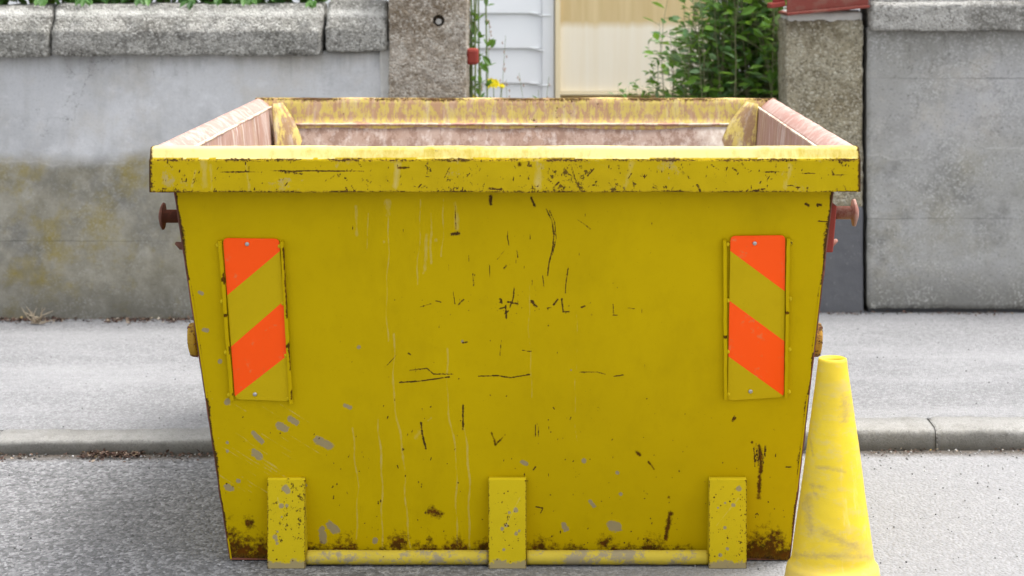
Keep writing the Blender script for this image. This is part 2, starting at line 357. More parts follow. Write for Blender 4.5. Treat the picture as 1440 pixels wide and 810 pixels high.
c = m.mix(m.mr(big, .35, .68), (.68, .50, .02), (.60, .43, .03)); c = m.mix(m.mr(mid, .5, .66, 0, .5), c, (.50, .40, .17)); c = m.mix(m.mr(m.noise(5, 7, .7, m.map((1, 1, 2.5), loc=(2, 5, 8))), .5, .64, 0, .45), c, (.48, .37, .10))
c = m.mix(m.mr(m.noise(9, 6, .8, m.map((1, 1, .12))), .6, .75, 0, .4), c, (.75, .68, .42))
c = m.mix(m.mr(m.noise(5, 7, .8, m.map(loc=(3, 3, 1))), .63, .68, 0, .55), c, (.34, .28, .17))
c = m.mix(m.mr(fi, .68, .76, 0, .5), c, (.25, .19, .08))
c = m.mix(m.mr(m.math('ADD', m.attr('scuff'), m.math('MULTIPLY', m.math('SUBTRACT', m.noise(60, 5, .8, m.map((1, 1, 2))), .5), 2.2)), .45, 1.2, 0, .7), c, (.36, .26, .10)); Zc = m.xyz()[2]; c = m.mix(m.mr(m.math('ADD', Zc, m.math('MULTIPLY', mid, .05)), .11, .15, .45, 0), c, (.5, .4, .2))
cone_m = m.done(c, .5, m.bump(mid, .2, .003), spec=.3)

# ---- house, timber, plants
m = Mat('white_weatherboard_paint'); f = m.noise(40, 4, .6, m.map((.2, 1, 1))); g = m.noise(2, 4)
siding_m = m.done(m.mix(g, (.76, .785, .80), (.82, .835, .845)), .55, m.bump(f, .15, .003))
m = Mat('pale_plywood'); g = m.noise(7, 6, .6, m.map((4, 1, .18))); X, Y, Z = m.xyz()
c = m.mix(m.mr(g, .3, .7), (.90, .83, .68), (.86, .77, .59)); c = m.mix(m.mr(m.math('ADD', Z, m.math('MULTIPLY', g, .05)), 1.115, 1.155), c, m.mix(m.mr(g, .3, .7), (.60, .45, .21), (.72, .57, .31))); ply_m = m.done(c, .6, m.bump(g, .1, .003))  # soft shade across the upper panel, painted in as a tan zone
m = Mat('tan_board'); g = m.noise(8, 6, .6, m.map((4, 1, .18)))
tan_m = m.done(m.mix(m.mr(g, .3, .7), (.66, .50, .24), (.78, .63, .36)), .6)
m = Mat('cream_trim'); cream_m = m.done(m.mix(m.noise(8, 4), (.78, .66, .42), (.84, .73, .50)), .6)
def leafmat(name, cols, spec=.4, rough=.42, trans=.35):
    m = Mat(name); r = m.island(); n = len(cols)
    c = m.ramp(r, [(i / max(1, n - 1), k) for i, k in enumerate(cols)])
    c = m.mix(m.mr(m.noise(70, 2), .4, .7, 0, .25), c, tuple(x * .55 for x in cols[0]))
    m.done(c, rough, spec=spec)
    tr = m.t.nodes.new('ShaderNodeBsdfTranslucent'); m.set(tr.inputs[0], m.mix(.5, c, (.22, .34, .03)))
    mx = m.t.nodes.new('ShaderNodeMixShader'); mx.inputs[0].default_value = trans
    m.t.links.new(m.b.outputs[0], mx.inputs[1]); m.t.links.new(tr.outputs[0], mx.inputs[2]); m.t.links.new(mx.outputs[0], m.out.inputs[0])
    return m.m
leaf_m = leafmat('shrub_leaf', [(.035, .10, .015), (.09, .21, .03), (.14, .29, .035), (.21, .38, .05), (.08, .20, .07), (.26, .38, .2)])
hedge_m = leafmat('hedge_leaf', [(.03, .09, .02), (.07, .19, .035), (.13, .28, .07), (.05, .14, .03)])
weed_m = leafmat('weed_leaf', [(.06, .17, .02), (.12, .25, .04), (.09, .2, .06)])
m = Mat('stem'); stem_m = m.done(m.mix(m.noise(30, 3), (.10, .13, .05), (.20, .17, .09)), .7)
m = Mat('grass_stem'); gstem_m = m.done(m.mix(m.noise(30, 3), (.12, .2, .06), (.26, .28, .14)), .7)
m = Mat('yellow_petal'); petal_m = m.done((.85, .72, .01), .6)
m = Mat('seed_head'); seed_m = m.done(m.mix(m.noise(60, 3), (.22, .12, .08), (.5, .35, .28)), .8)
m = Mat('dry_twig'); twig_m = m.done(m.mix(m.noise(60, 3), (.3, .24, .16), (.5, .42, .32)), .8)
m = Mat('leaf_litter'); litter_m = m.done(m.ramp(m.island(), [(0, (.03, .018, .012)), (.35, (.09, .045, .03)), (.65, (.07, .04, .03)), (.85, (.2, .13, .09)), (.96, (.4, .35, .28)), (1, (.3, .2, .05))]), .85)
m = Mat('grit'); grit_m = m.done(m.ramp(m.island(), [(0, (.05, .05, .05)), (.5, (.2, .2, .2)), (1, (.5, .5, .5))]), .85)

# ------------------------------------------------------------------ ground: road, footpath, kerb, garden
PAVE = .07
def kd(x): return 6.222 + .02 * x                     # kerb line depth at X
def kh(x): return 1 - .34 * min(1, max(0, (.1 - x) / 1.3)) # the kerb dips towards the left
def pz(x, y): return PAVE * (kh(x) + (1 - kh(x)) * min(1, max(0, (y - kd(x) - .128) / 1.6)))
X0, X1 = -90., 90.
mesh_obj('road', [(-200, -40, 0), (200, -40, 0), (200, kd(200) + .05, 0), (-200, kd(-200) + .05, 0)], [(0, 1, 2, 3)], road_m)['kind'] = 'structure'
def strip(name, off0, y1, z, mat):
    v = [(-200, kd(-200) + off0, z), (200, kd(200) + off0, z), (200, y1, z), (-200, y1, z)]
    o = mesh_obj(name, v, [(0, 1, 2, 3)], mat); o['kind'] = 'structure'; return o
xs_ = [-200, -20, -4] + [-3 + .2 * i for i in range(31)] + [4, 20, 200]; fv = []; ff = []
for x in xs_:
    for k in range(9): y = kd(x) + .128 + (8.36 - kd(x) - .128) * k / 8; fv.append((x, y, pz(x, y)))
for i in range(len(xs_) - 1):
    for k in range(8): ff.append((i * 9 + k, (i + 1) * 9 + k, (i + 1) * 9 + k + 1, i * 9 + k + 1))
mesh_obj('footpath', fv, ff, foot_m)['kind'] = 'structure'
mesh_obj('garden_ground', [(-200, 8.36, .068), (200, 8.36, .068), (200, 300, .068), (-200, 300, .068)], [(0, 1, 2, 3)], soil_m)['kind'] = 'structure'
mesh_obj('driveway', [(XX(657, 8.2), 8.25, .075), (XX(1107, 8.2), 8.25, .075), (1.4, 10.45, .075), (-.45, 10.45, .075)], [(0, 1, 2, 3)], foot_m)['kind'] = 'structure'
# kerb stones, swept profile with open joints
kb = MB(); prof = [(0, -.05), (0, .02), (0, .044), (.0005, .051), (.003, .0575), (.007, .0615), (.012, .0635), (.02, .065), (.04, .068), (.13, .0735), (.13, -.05)]
joints = [XX(1317, 6.25) + k * 1.45 for k in range(-9, 9)]
for a, b in zip(joints[:-1], joints[1:]):
    for mortar in (0, 1):
     if mortar: a, b, n = b + .003 - .0005, b + .003 + .0055, 4
     else: a += .003; b -= .003; n = 120
     rows = []
     for i in range(n + 1):
         x = a + (b - a) * i / n; row = []
         e = (.006 if i in (0, n) else 0) if not mortar else .004
         for (y, z) in prof:
             p = Vector((x, kd(x) + y, z * kh(x) if z > 0 else z))
             if z > 0:
                 p += mnoise.noise_vector(p * 7) * .004 + mnoise.noise_vector(p * 40) * .003
                 p.z -= e; p.y += e if y < .03 else 0
             row.append(p)
         rows.append(row)
     vs = [p for r in rows for p in r]; k = len(prof)
     fs = [(i * k + j, i * k + (j + 1) % k, (i + 1) * k + (j + 1) % k, (i + 1) * k + j) for i in range(n) for j in range(k)]
     fs += [tuple(range(k)), tuple(range(n * k, n * k + k))[::-1]]
     kb.add(vs, fs, mortar)
kb.build('kerb', [kerb_m, concrete_rough('kerb_mortar', (.22, .215, .2), (.34, .33, .31), (.08, .075, .07), (.42, .41, .39), 140)], smooth=True, kind='structure')

# ------------------------------------------------------------------ left wall
LW = 8.15
lx0, lx1 = -4.5, XX(547, LW)
wl = empty('garden_wall', (-1.5, LW + .1, .07), 'stained grey rendered wall with chamfered coping, left of the skip', 'wall')
hb = rough_prism('wall_face', [(LW, .03), (LW, ZZ(79, LW) + .02), (LW + .2, ZZ(79, LW) + .02), (LW + .2, .03)], 'X', lx0, lx1, .02, [(.002, 3), (.0012, 22)], walll_m, wl, chamfer=0)
def coping(px0, px1, yb0, name='coping_stone', d=LW, parent=wl, x_lo=None, x_hi=None, top=8, mid=45, mat=coping_m, tiltz=0, back=.30):
    z0, zm, zt = ZZ(yb0, d - .05), ZZ(mid, d - .05), ZZ(top, d + .04)
    loop = [(d - .05, z0), (d - .055, zm), (d + .035, zt), (d + .16, zt + .005), (d + back, zm), (d + back, z0)]
    a = x_lo if x_lo is not None else XX(px0, d - .05); b = x_hi if x_hi is not None else XX(px1, d - .05)
    return rough_prism(name, loop, 'X', a, b, .011, [(.006, 6), (.0038, 28), (.003, 75)], mat, parent, chamfer=.012)
coping(0, 68, 81, x_lo=-4.5)
coping(72, 452, 78, top=6, mid=44)
coping(458, 543, 73, top=2, mid=40)
s = MB(); s.box(XX(534, LW), XX(548, LW), LW - .012, LW + .05, .5, ZZ(62, LW))
mo = rough_prism('mortar_strip', [(XX(535, LW), LW - .012), (XX(550, LW), LW - .012), (XX(550, LW), LW + .05), (XX(537, LW), LW + .05)], 'Z', .3, ZZ(58, LW), .01, [(.004, 12), (.003, 40)], mortar_m, wl)

# left gate post with the drilled hole
D = LW - .06
lp = empty('gate_post', (XX(601, D), D + .15, .07), 'brown pebbly concrete gate post with a drilled hole and a red hinge block', 'gate post')
body = rough_prism('post', [(XX(547, D), D), (XX(655, D), D), (XX(657, D), D + .29), (XX(549, D), D + .29)], 'Z', .03, 1.78, .0085, [(.003, 5), (.0042, 38), (.0032, 90)], post_m, lp)
cu = bpy.data.meshes.new('hole_cutter'); bmx = bmesh.new()
hc = P(617, 29, D)
bmesh.ops.create_cone(bmx, cap_ends=True, segments=18, radius1=.027, radius2=.02, depth=.09)
import mathutils
bmesh.ops.rotate(bmx, matrix=mathutils.Matrix.Rotation(R(90), 3, 'X'), verts=bmx.verts)
bmesh.ops.translate(bmx, vec=hc, verts=bmx.verts); bmx.to_mesh(cu); bmx.free()
cuo = bpy.data.objects.new('hole_cutter', cu); COL.objects.link(cuo)
bo = body.modifiers.new('hole', 'BOOLEAN'); bo.operation = 'DIFFERENCE'; bo.object = cuo; bo.solver = 'FAST'
dg = bpy.context.evaluated_depsgraph_get(); dg.update()
nm = bpy.data.meshes.new_from_object(body.evaluated_get(dg)); body.modifiers.clear()
if len(nm.vertices) > 1000: body.data = nm
bpy.data.objects.remove(cuo)
MB().lathe([(.004, .0), (.012, .001), (.013, .02)], hc + Vector((-.001, .016, -.004)), 'Y', 12).build('bolt_stub', mortar_m, lp)
s = MB(); s.box(XX(656, D + .1), XX(673, D + .1), D + .08, D + .15, ZZ(91, D + .1), ZZ(68, D + .1))
s.build('hinge_block', red_m, lp, bevel=.012)

# right gate post, plinth, beam
D = 8.30
rp = empty('gate_post', (XX(1160, D), D + .15, .07), 'mossy pebbly concrete gate post under a red steel beam, right of the shrub', 'gate post')
rough_prism('post', [(XX(1106, D), D), (XX(1213, D), D), (XX(1213, D), D + .29), (XX(1106, D), D + .29)], 'Z', ZZ(292, D), ZZ(28, D), .0085, [(.003, 5), (.0042, 38), (.0032, 90)], postr_m, rp)
rough_prism('cement_cap', [(XX(1109, D), D + .004), (XX(1212, D), D + .004), (XX(1212, D), D + .28), (XX(1109, D), D + .28)], 'Z', ZZ(34, D), ZZ(16, D), .012, [(.003, 9), (.004, 40)], mortar_m, rp)
rough_prism('plinth', [(XX(1112, D), D - .002), (XX(1213.5, D), D - .002), (XX(1213.5, D), D + .27), (XX(1112, D), D + .27)], 'Z', .03, ZZ(291, D), .012, [(.002, 6), (.002, 40)], plinth_m, rp)
# steel beam on the post (C section)
bm_ = empty('steel_beam', (XX(1160, D), D + .1, ZZ(16, D)), 'rusty red steel channel beam lying across the right gate post', 'steel beam')
def beam_box(s, px0, px1, yb0, yb1, h, d0, d1):
    a, b = P(px0, yb0, 8.26), P(px1, yb1, 8.26)
    s.hexa([(a.x, d0, a.z), (b.x, d0, b.z), (b.x, d1, b.z), (a.x, d1, a.z)], [(a.x, d0, a.z + h), (b.x, d0, b.z + h), (b.x, d1, b.z + h), (a.x, d1, a.z + h)])
s = MB(); beam_box(s, 1106, 1222, 22, 11, .012, 8.24, 8.56); beam_box(s, 1106.5, 1221.5, 17.5, 6.5, .14, 8.262, 8.275)
s.build('channel', steel('beam_paint', (.17, .045, .035), (.21, .06, .048), speck=.7, scuff=(.20, .09, .07), scuff_amt=.1, seed=3.), bm_, bevel=.003)
s = MB(); beam_box(s, 1084, 1105.5, 12, 9, .02, 8.27, 8.40); beam_box(s, 1090, 1105.5, 5, 3, .03, 8.30, 8.36)
s.build('end_bracket', red_m, bm_, bevel=.004)

# right wall
rw = empty('garden_wall', (1.9, D + .1, .08), 'grey weathered rendered wall with pebbly coping, right of the gate post', 'wall')
def jag_loop():
    return [(XX(1219, D), D - .01), (3.6, D - .01), (3.6, D + .2), (XX(1219, D), D + .2)]
rough_prism('wall_face', jag_loop(), 'Z', ZZ(434, D - .01), ZZ(38, D), .02, [(.0035, 4), (.003, 30)], wallr_m, rw)
MB().box(XX(1222, D), 3.6, D + .02, D + .18, .03, ZZ(430, D)).build('footing', plinth_m, rw)
z0, zt = ZZ(43, D - .05), ZZ(3, D - .05)
loop = [(D - .055, z0), (D - .065, zt - .012), (D - .045, zt), (D - .02, zt + .004), (D - .02, zt + .10), (D + .25, zt + .10), (D + .25, z0)]
rough_prism('coping_stone', loop, 'X', XX(1223, D - .05), 3.6, .012, [(.006, 5), (.005, 26), (.0025, 70)], concrete_rough('pale_coping_concrete', (.38, .37, .345), (.48, .47, .44), (.11, .105, .09), (.60, .59, .56), 140), rw, chamfer=.02)

# ------------------------------------------------------------------ house behind, plywood screen
HD = 10.5
hs_ = empty('house', (0, HD + 1, .07), 'white weatherboard house wall seen through the gateway', 'house')
# boards: each one tilted, lower edge proud
s = MB(); zb = ZZ(117, HD) - .18 * 5
def boards(s, x0, x1):
    z = zb
    while z < 3.2:
        s.hexa([(x0, HD - .018, z), (x1, HD - .018, z), (x1, HD + .02, z), (x0, HD + .02, z)],
               [(x0, HD - .002, z + .186), (x1, HD - .002, z + .186), (x1, HD + .02, z + .186), (x0, HD + .02, z + .186)])
        z += .1805
boards(s, -3.5, XX(762, HD)); boards(s, XX(1009, HD), 3.8)
s.build('weatherboards', siding_m, hs_)
MB().box(XX(762, HD) + .001, XX(779, HD), HD - .026, HD + .03, .1, 3.2).build('corner_board', siding_m, hs_, bevel=.003)
# moulded board ends (small steps at the board edge beside the corner board)
s = MB(); z = zb
k = 0
while z < 1.75:
    s = MB(); s.tube([(XX(745, HD), HD - .02, z + .002), (XX(756, HD), HD - .02, z - .004), (XX(761, HD), HD - .028, z - .012), (XX(774 if k % 2 else 765, HD), HD - .029, z - .013)], .004, 6); s.build('drip_moulding', siding_m, hs_)
    z += .1805; k += 1
MB().box(-3.5, 3.8, HD + .03, HD + .25, .05, 3.2).build('wall_core', siding_m, hs_)
MB().box(-3.8, 4.0, HD - .12, HD + 3, 3.2, 3.3).build('eaves', siding_m, hs_)
MB().box(-3.5, XX(782, HD), HD - .03, HD + .03, .03, .18).build('base_board', cream_m, hs_)
# recessed plywood screen
sc = empty('plywood_screen', (XX(890, HD), HD, .07), 'pale plywood screen in a cream timber frame beside the white house boards', 'screen')
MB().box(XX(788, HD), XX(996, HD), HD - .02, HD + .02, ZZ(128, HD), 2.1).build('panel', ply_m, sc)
MB().box(XX(780.5, HD), XX(788, HD) - .001, HD - .05, HD + .03, .08, 2.4).box(XX(996, HD) + .001, XX(1008, HD), HD - .05, HD + .03, .08, 2.4).build('frame', cream_m, sc, bevel=.004)
MB().box(XX(788, HD), XX(996, HD), HD - .045, HD + .02, ZZ(133, HD), ZZ(129, HD)).build('rail', cream_m, sc, bevel=.003)
MB().box(XX(788, HD), XX(996, HD), HD - .005, HD + .02, ZZ(138, HD), ZZ(133.5, HD)).build('recess', tan_m, sc)
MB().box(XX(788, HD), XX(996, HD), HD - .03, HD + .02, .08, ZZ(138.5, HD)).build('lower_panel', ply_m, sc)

# ------------------------------------------------------------------ the skip
DF = 4.83
SL, SR = XX(210, DF), XX(1210, DF)                      # outer rim
DR = DF / .727                                            # outer rear of the rim
ZB, ZF, ZT = ZZ(270, DF), ZZ(225, DF), ZZ(207, DF + .015)
PT_D, PB_D, PT_Z, PB_Z = 4.885, 5.09, ZB + .01, .003    # front panel
PB = (PT_D - PB_D) / (PT_Z - PB_Z); PA = PB_D - PB * PB_Z
PN = Vector((0, -1, PB)).normalized()                    # outward normal
def on_panel(px, py, off=0.):
    k = (py - CY) / F; d = (PA + CAMH * PB) / (1 + PB * k)
    return P(px, py, d) + PN * off
TL, TR = XX(245, PT_D), XX(1171.5, PT_D); BL, BR = XX(324, PB_D), XX(1110, PB_D)
RT_D, RB_D = DR - .055, 5.95
skip = empty('rubbish_skip', ((SL + SR) / 2, 5.6, 0), 'battered yellow steel skip with orange chevron boards, standing at the kerb', 'skip')

def fields(px, py, marks):
    out = {}
    for name, strokes in marks.items():
        f = np.zeros(len(px), dtype=np.float32)
        for pts, wd in strokes:
            if len(pts) == 1: pts = [pts[0], (pts[0][0] + .01, pts[0][1])]
            xs = [p[0] for p in pts]; ys = [p[1] for p in pts]; r = wd * 2 + 3
            sel = np.where((px > min(xs) - r) & (px < max(xs) + r) & (py > min(ys) - r) & (py < max(ys) + r))[0]
            if len(sel) == 0: continue
            qx, qy = px[sel], py[sel]
            if name == 'pale' and abs(ys[-1] - ys[0]) > 60: qx = qx + 1.6 * np.sin(qy * .037 + xs[0]) + .9 * np.sin(qy * .11 + xs[0] * 2)
            best = np.full(len(sel), 1e9)
            for a, b in zip(pts[:-1], pts[1:]):
                dx, dy = b[0] - a[0], b[1] - a[1]; L = dx * dx + dy * dy + 1e-9
                t = np.clip(((qx - a[0]) * dx + (qy - a[1]) * dy) / L, 0, 1)
                best = np.minimum(best, np.hypot(qx - a[0] - t * dx, qy - a[1] - t * dy))
            wq = wd * (.82 if name == 'chip' else 1); v = np.clip(1 - best / (wq * 2), 0, 1); f[sel] = np.maximum(f[sel], v)
        out[name] = f
    return out
def grid_mesh(name, nu, nv, fn, mat, parent, marks=None, extra=None, disp=None, smooth=True):
    vs = []; U = np.linspace(0, 1, nu); V = np.linspace(0, 1, nv)
    for v in V:
        for u in U: vs.append(fn(u, v))
    arr = np.array([tuple(p) for p in vs])
    px = CX + arr[:, 0] / arr[:, 1] * F; py = CY + (CAMH - arr[:, 2]) / arr[:, 1] * F
    at = fields(px, py, marks or {'chip': [], 'grey': [], 'pale': [], 'rust': []})
    if extra: extra(at, px, py, arr, np.tile(U, nv), np.repeat(V, nu))
    idx = np.arange(nu * nv).reshape(nv, nu)
    fs = np.stack([idx[:-1, :-1].ravel(), idx[:-1, 1:].ravel(), idx[1:, 1:].ravel(), idx[1:, :-1].ravel()], 1).tolist()
    if disp: arr = disp(arr)
    return mesh_obj(name, arr, fs, mat, parent, smooth, attrs=at)

J = lambda s: random.uniform(-s, s)
chip = [([(768, 294), (776, 310), (779, 330), (777, 350), (772, 370), (770, 387)], 1.2), ([(773, 296), (780, 312), (782, 335), (777, 358)], .8),
 ([(636, 329), (645, 328)], 3), ([(640, 290), (641, 322)], .8), ([(690, 276), (690, 287)], 3), ([(747, 278), (752, 290)], 2.2), ([(812, 309), (820, 314), (830, 322)], .8),
 ([(763, 388), (765, 403)], .9), ([(799, 377), (796, 396), (795, 412)], 1), ([(748, 424), (754, 430)], 2.6), ([(779, 428), (784, 421)], 2), ([(769, 433), (775, 432)], .9),
 ([(790, 420), (792, 438), (800, 438)], 1.4), ([(818, 432), (822, 430)], 1.6), ([(832, 442)], 1.6), ([(862, 428), (863, 443), (868, 443)], .9), ([(883, 433), (892, 434)], .9),
 ([(590, 432), (607, 427)], .6), ([(613, 423), (620, 425)], 1.1), ([(637, 410), (640, 428)], .8), ([(645, 428), (652, 421)], 1.3), ([(665, 385), (666, 402)], .9),
 ([(709, 377), (712, 374)], 1.5), ([(688, 372), (689, 390)], .6), ([(727, 352), (728, 362)], .8), ([(651, 482), (657, 481)], 1.4), ([(735, 492), (747, 494)], .9), ([(771, 457)], 1.4),
 ([(576, 521), (600, 518), (610, 526), (637, 526)], 1.), ([(562, 538), (590, 536), (632, 530)], 1.2), ([(673, 529), (700, 528), (718, 531), (745, 526)], 1.1),
 ([(815, 523), (840, 523), (851, 526)], 1.), ([(863, 529), (877, 527)], 1.), ([(705, 478), (703, 500)], .6), ([(574, 497), (577, 499)], 1.4), ([(541, 517), (560, 497)], .5),
 ([(592, 595), (594, 612), (599, 631)], 1.7), ([(651, 570), (651, 604)], 1.6), ([(753, 598), (753, 614)], 1.), ([(757, 600), (757, 614)], .8), ([(757, 624)], 1.4),
 ([(567, 632)], 2.2), ([(750, 661), (753, 657)], 1.3), ([(754, 713), (763, 715)], 1.4), ([(760, 722), (763, 716)], .8), ([(806, 696)], 1.5), ([(797, 588)], .9), ([(816, 530)], .7),
 ([(717, 432), (722, 418), (723, 404)], 1.2), ([(711, 430), (712, 447)], 1.6), ([(703, 420), (706, 426)], 1.5), ([(714, 424), (728, 427)], 1.7), ([(703, 434), (709, 432)], 1.4), ([(715, 437), (710, 441)], 1.1),
 ([(800, 430)], 1.2), ([(713, 332), (716, 345)], 1.), ([(714, 325), (714, 338)], .7), ([(699, 365), (709, 353)], .4), ([(1133, 287), (1137, 289)], 2.2), ([(1150, 288), (1154, 288)], 2.6), ([(1150, 311), (1165, 312)], 1.1), ([(1168, 275), (1172, 340)], 2),
 ([(248, 345), (260, 352)], .5), ([(862, 398)], .9), ([(868, 404)], .9), ([(555, 422)], 1.1), ([(565, 418)], .8), ([(595, 431)], .9), ([(845, 680)], .9), ([(905, 615)], 1.), ([(1030, 590), (1033, 585)], 1.1), ([(1105, 657), (1112, 657)], 1.1)]
for i in range(60): chip.append(([(random.gauss(712, 60), random.gauss(428, 9))], random.uniform(.4, 1.0)))
for i in range(55):
    x, y = random.uniform(430, 1110), random.uniform(560, 760); chip.append(([(x, y), (x + J(1.5), y + abs(J(4)))], random.uniform(.45, 1.15)))
for i in range(30):
    x, y = random.uniform(480, 1000), random.uniform(285, 520); chip.append(([(x, y), (x + J(.8), y + abs(J(8)))], random.uniform(.3, .7)))
for i in range(14):
    x = random.uniform(1060, 1078); chip.append(([(x, random.uniform(622, 640)), (x + J(2), random.uniform(640, 660))], random.uniform(.5, 1.)))
for i in range(150):
    x, y = random.uniform(300, 1120), 790 - abs(random.gauss(0, 130))
    if y > 280 and 250 + (y - 270) * .16 < x < 1165 - (y - 270) * .13: chip.append(([(x, y), (x + J(.8), y + J(1.2))], random.uniform(.6, 1.25)))
for i in range(24): chip.append(([(random.uniform(700, 730), random.uniform(310, 470))], random.uniform(.3, .8)))
grey = [([(392, 598), (401, 603)], 4.6), ([(408, 589), (417, 594)], 3.8), ([(447, 619), (464, 627)], 5), ([(356, 609), (368, 621)], 3), ([(358, 636), (365, 642)], 4.5), ([(319, 565)], 4),
 ([(280, 411), (284, 413)], 2.2), ([(286, 464), (291, 465)], 2.4), ([(309, 509)], 2.6), ([(504, 488)], 2.6), ([(465, 738), (472, 746)], 5), ([(453, 745), (455, 760)], 4.5), ([(320, 684), (325, 686)], 4),
 ([(793, 738), (796, 744)], 3.5), ([(821, 648)], 2.8), ([(860, 740), (868, 742)], 6), ([(868, 665)], 2.4), ([(873, 695)], 3), ([(830, 705), (835, 712)], 2.6), ([(734, 650), (740, 653)], 2.6), ([(485, 570), (492, 573)], 2.4),
 ([(527, 760)], 4), ([(430, 682)], 2), ([(335, 676)], 3), ([(320, 622)], 2), ([(320, 634)], 2), ([(650, 480)], 2), ([(803, 520)], 1.2)]
pale = [([(496, 602), (497, 640), (504, 690), (503, 758)], 1.2), ([(533, 590), (536, 680), (540, 772)], 1.2), ([(553, 470), (555, 560), (568, 660), (574, 730), (577, 770)], 1.4),
 ([(628, 490), (632, 580), (640, 640), (645, 770)], 1.3), ([(653, 600), (660, 690), (662, 772)], 1.3), ([(545, 290), (545, 480)], .8), ([(518, 300), (516, 350)], 1.1), ([(600, 330), (597, 380)], 2.2), ([(607, 300), (604, 370)], 1.5), ([(590, 280), (588, 400)], 1.),
 ([(622, 280), (622, 360)], 1.4), ([(500, 290), (502, 330)], 2.2), ([(545, 285), (546, 300)], 4), ([(613, 338)], 2.5), ([(540, 340)], 2), ([(595, 384)], 2), ([(584, 616), (590, 608)], 3), ([(640, 285), (643, 320)], 3), ([(602, 592), (606, 588)], 1.6), ([(745, 400), (746, 560)], .5), ([(810, 440), (810, 620)], .4)]
for i in range(26):
    x, y = random.uniform(296, 410), random.uniform(568, 690); L = random.uniform(8, 48); pale.append(([(x, y), (x + L, y + L * .62)], random.uniform(.35, .8)))
for i in range(20):
    x, y = random.uniform(296, 440), random.uniform(560, 740); pale.append(([(x, y)], random.uniform(.6, 1.4)))
rust = [([(691, 608), (697, 626), (710, 612)], 1.8), ([(895, 635), (900, 640)], 3), ([(912, 650), (920, 660)], 1.8), ([(605, 718), (617, 722)], 7), ([(1034, 588), (1030, 592)], 2), ([(1068, 628), (1070, 650), (1067, 700)], 3.5),
 ([(943, 722), (936, 758)], 4), ([(940, 700)], 2.5), ([(1058, 622)], 2), ([(350, 735)], 9), ([(850, 765)], 12), ([(560, 765)], 16), ([(640, 770)], 12), ([(680, 770)], 14), ([(760, 770)], 12), ([(1090, 760)], 16)]
def panel_extra(at, px, py, arr, U, V):
    # rust creeping up from the bottom edge and along both side edges
    n1 = np.array([mnoise.fractal(Vector((x * .03, 0, y * .012)), .9, 2, 4) for x, y in zip(px[::1], py[::1])]) if False else np.sin(px * .043) * .5 + np.sin(px * .117 + 1) * .35 + np.sin(px * .29 + 2) * .25
    h = 20 + 15 * n1; d = 788 - py
    side = np.where((px < 390) | (px > 1045), 14, 0)
    b = np.clip(1.15 - d / np.maximum(h + side, 6) * .62, 0, 1.2)
    at['rust'] = np.maximum(at['rust'], b.astype(np.float32))
    wdl = arr[:, 0] - (BL + (TL - BL) * (arr[:, 2] - PB_Z) / (PT_Z - PB_Z)); wdr = (BR + (TR - BR) * (arr[:, 2] - PB_Z) / (PT_Z - PB_Z)) - arr[:, 0]
    e = np.minimum(wdl, wdr); ee = np.clip(1.25 - e / (.0045 + .003 * np.sin(py * .08) + .004 * np.clip(np.sin(py * .021 + 1), 0, 1)), 0, 1.3)
    low = np.clip((14 + 5 * n1 - d) / 14, 0, 1) * np.where((px < 380) | (px > 1050), .85, .45)
    ee = np.maximum(ee, low)
    at['chip'] = np.maximum(at['chip'], (ee * .8).astype(np.float32))
def pf(u, v):
    z = PB_Z + (PT_Z - PB_Z) * v; xl = BL + (TL - BL) * v; xr = BR + (TR - BR) * v
    return (xl + (xr - xl) * u, PA + PB * z, z)
def pdisp(arr):
    for i in range(0, len(arr)):
        x, y, z = arr[i]; arr[i, 1] += (.0035 * mnoise.noise(Vector((x * 2.6, 1, z * 2.6))) + .002 * mnoise.noise(Vector((x * 7, 4, z * 7)))) * min(1, (z - PB_Z) * 8) * min(1, (PT_Z - z) * 8) + .0022 * math.sin(x * 5.1 + z * 2.2) * math.sin(z * 6.0 + 1) + .001 * math.sin(x * 13 + 2) * math.sin(z * 9)
    return arr
front = grid_mesh('front_panel', 720, 420, pf, panel_m, skip, dict(chip=chip, grey=grey, pale=pale, rust=rust), panel_extra, pdisp)

# other shell panels: outer sheets and inner sheets
def quadgrid(name, a, b, c, d, mat, nu=40, nv=24, dd=.0):
    a, b, c, d = map(Vector, (a, b, c, d)); nrm = (b - a).cross(d - a).normalized()
    def fn(u, v):
        p = a.lerp(b, u).lerp(d.lerp(c, u), v)
        return p + nrm * dd * mnoise.noise(p * 4) * (1 if 0 < u < 1 and 0 < v < 1 else 0)
    return fn
fl, fr = (TL, PT_D, PT_Z), (TR, PT_D, PT_Z); rl, rr = (TL, RT_D, PT_Z), (TR, RT_D, PT_Z)
bl, br = (BL, PB_D, PB_Z), (BR, PB_D, PB_Z); ql, qr = (BL, RB_D, PB_Z), (BR, RB_D, PB_Z)
for side, (a, b, c, d) in (('l', (bl, ql, rl, fl)), ('r', (br, qr, rr, fr))):
    g = .004 if side == 'l' else -.004
    q = [Vector(p) + Vector((0, .0006, 0)) for p in (a, b, c, d)]
    q2 = [p + Vector((g, 0, 0)) for p in q]
    MB().hexa(q if side == 'r' else q, q2).build('side_panel', panel_m, skip)
MB().hexa([ql, qr, rr, rl], [Vector(p) - Vector((0, .004, 0)) for p in (ql, qr, rr, rl)]).build('rear_panel', panel_m, skip)
MB().hexa([Vector(p) + Vector((0, 0, .001)) for p in (bl, br, qr, ql)], [Vector(p) + Vector((0, 0, .007)) for p in (bl, br, qr, ql)]).build('floor_plate', rust_m, skip)
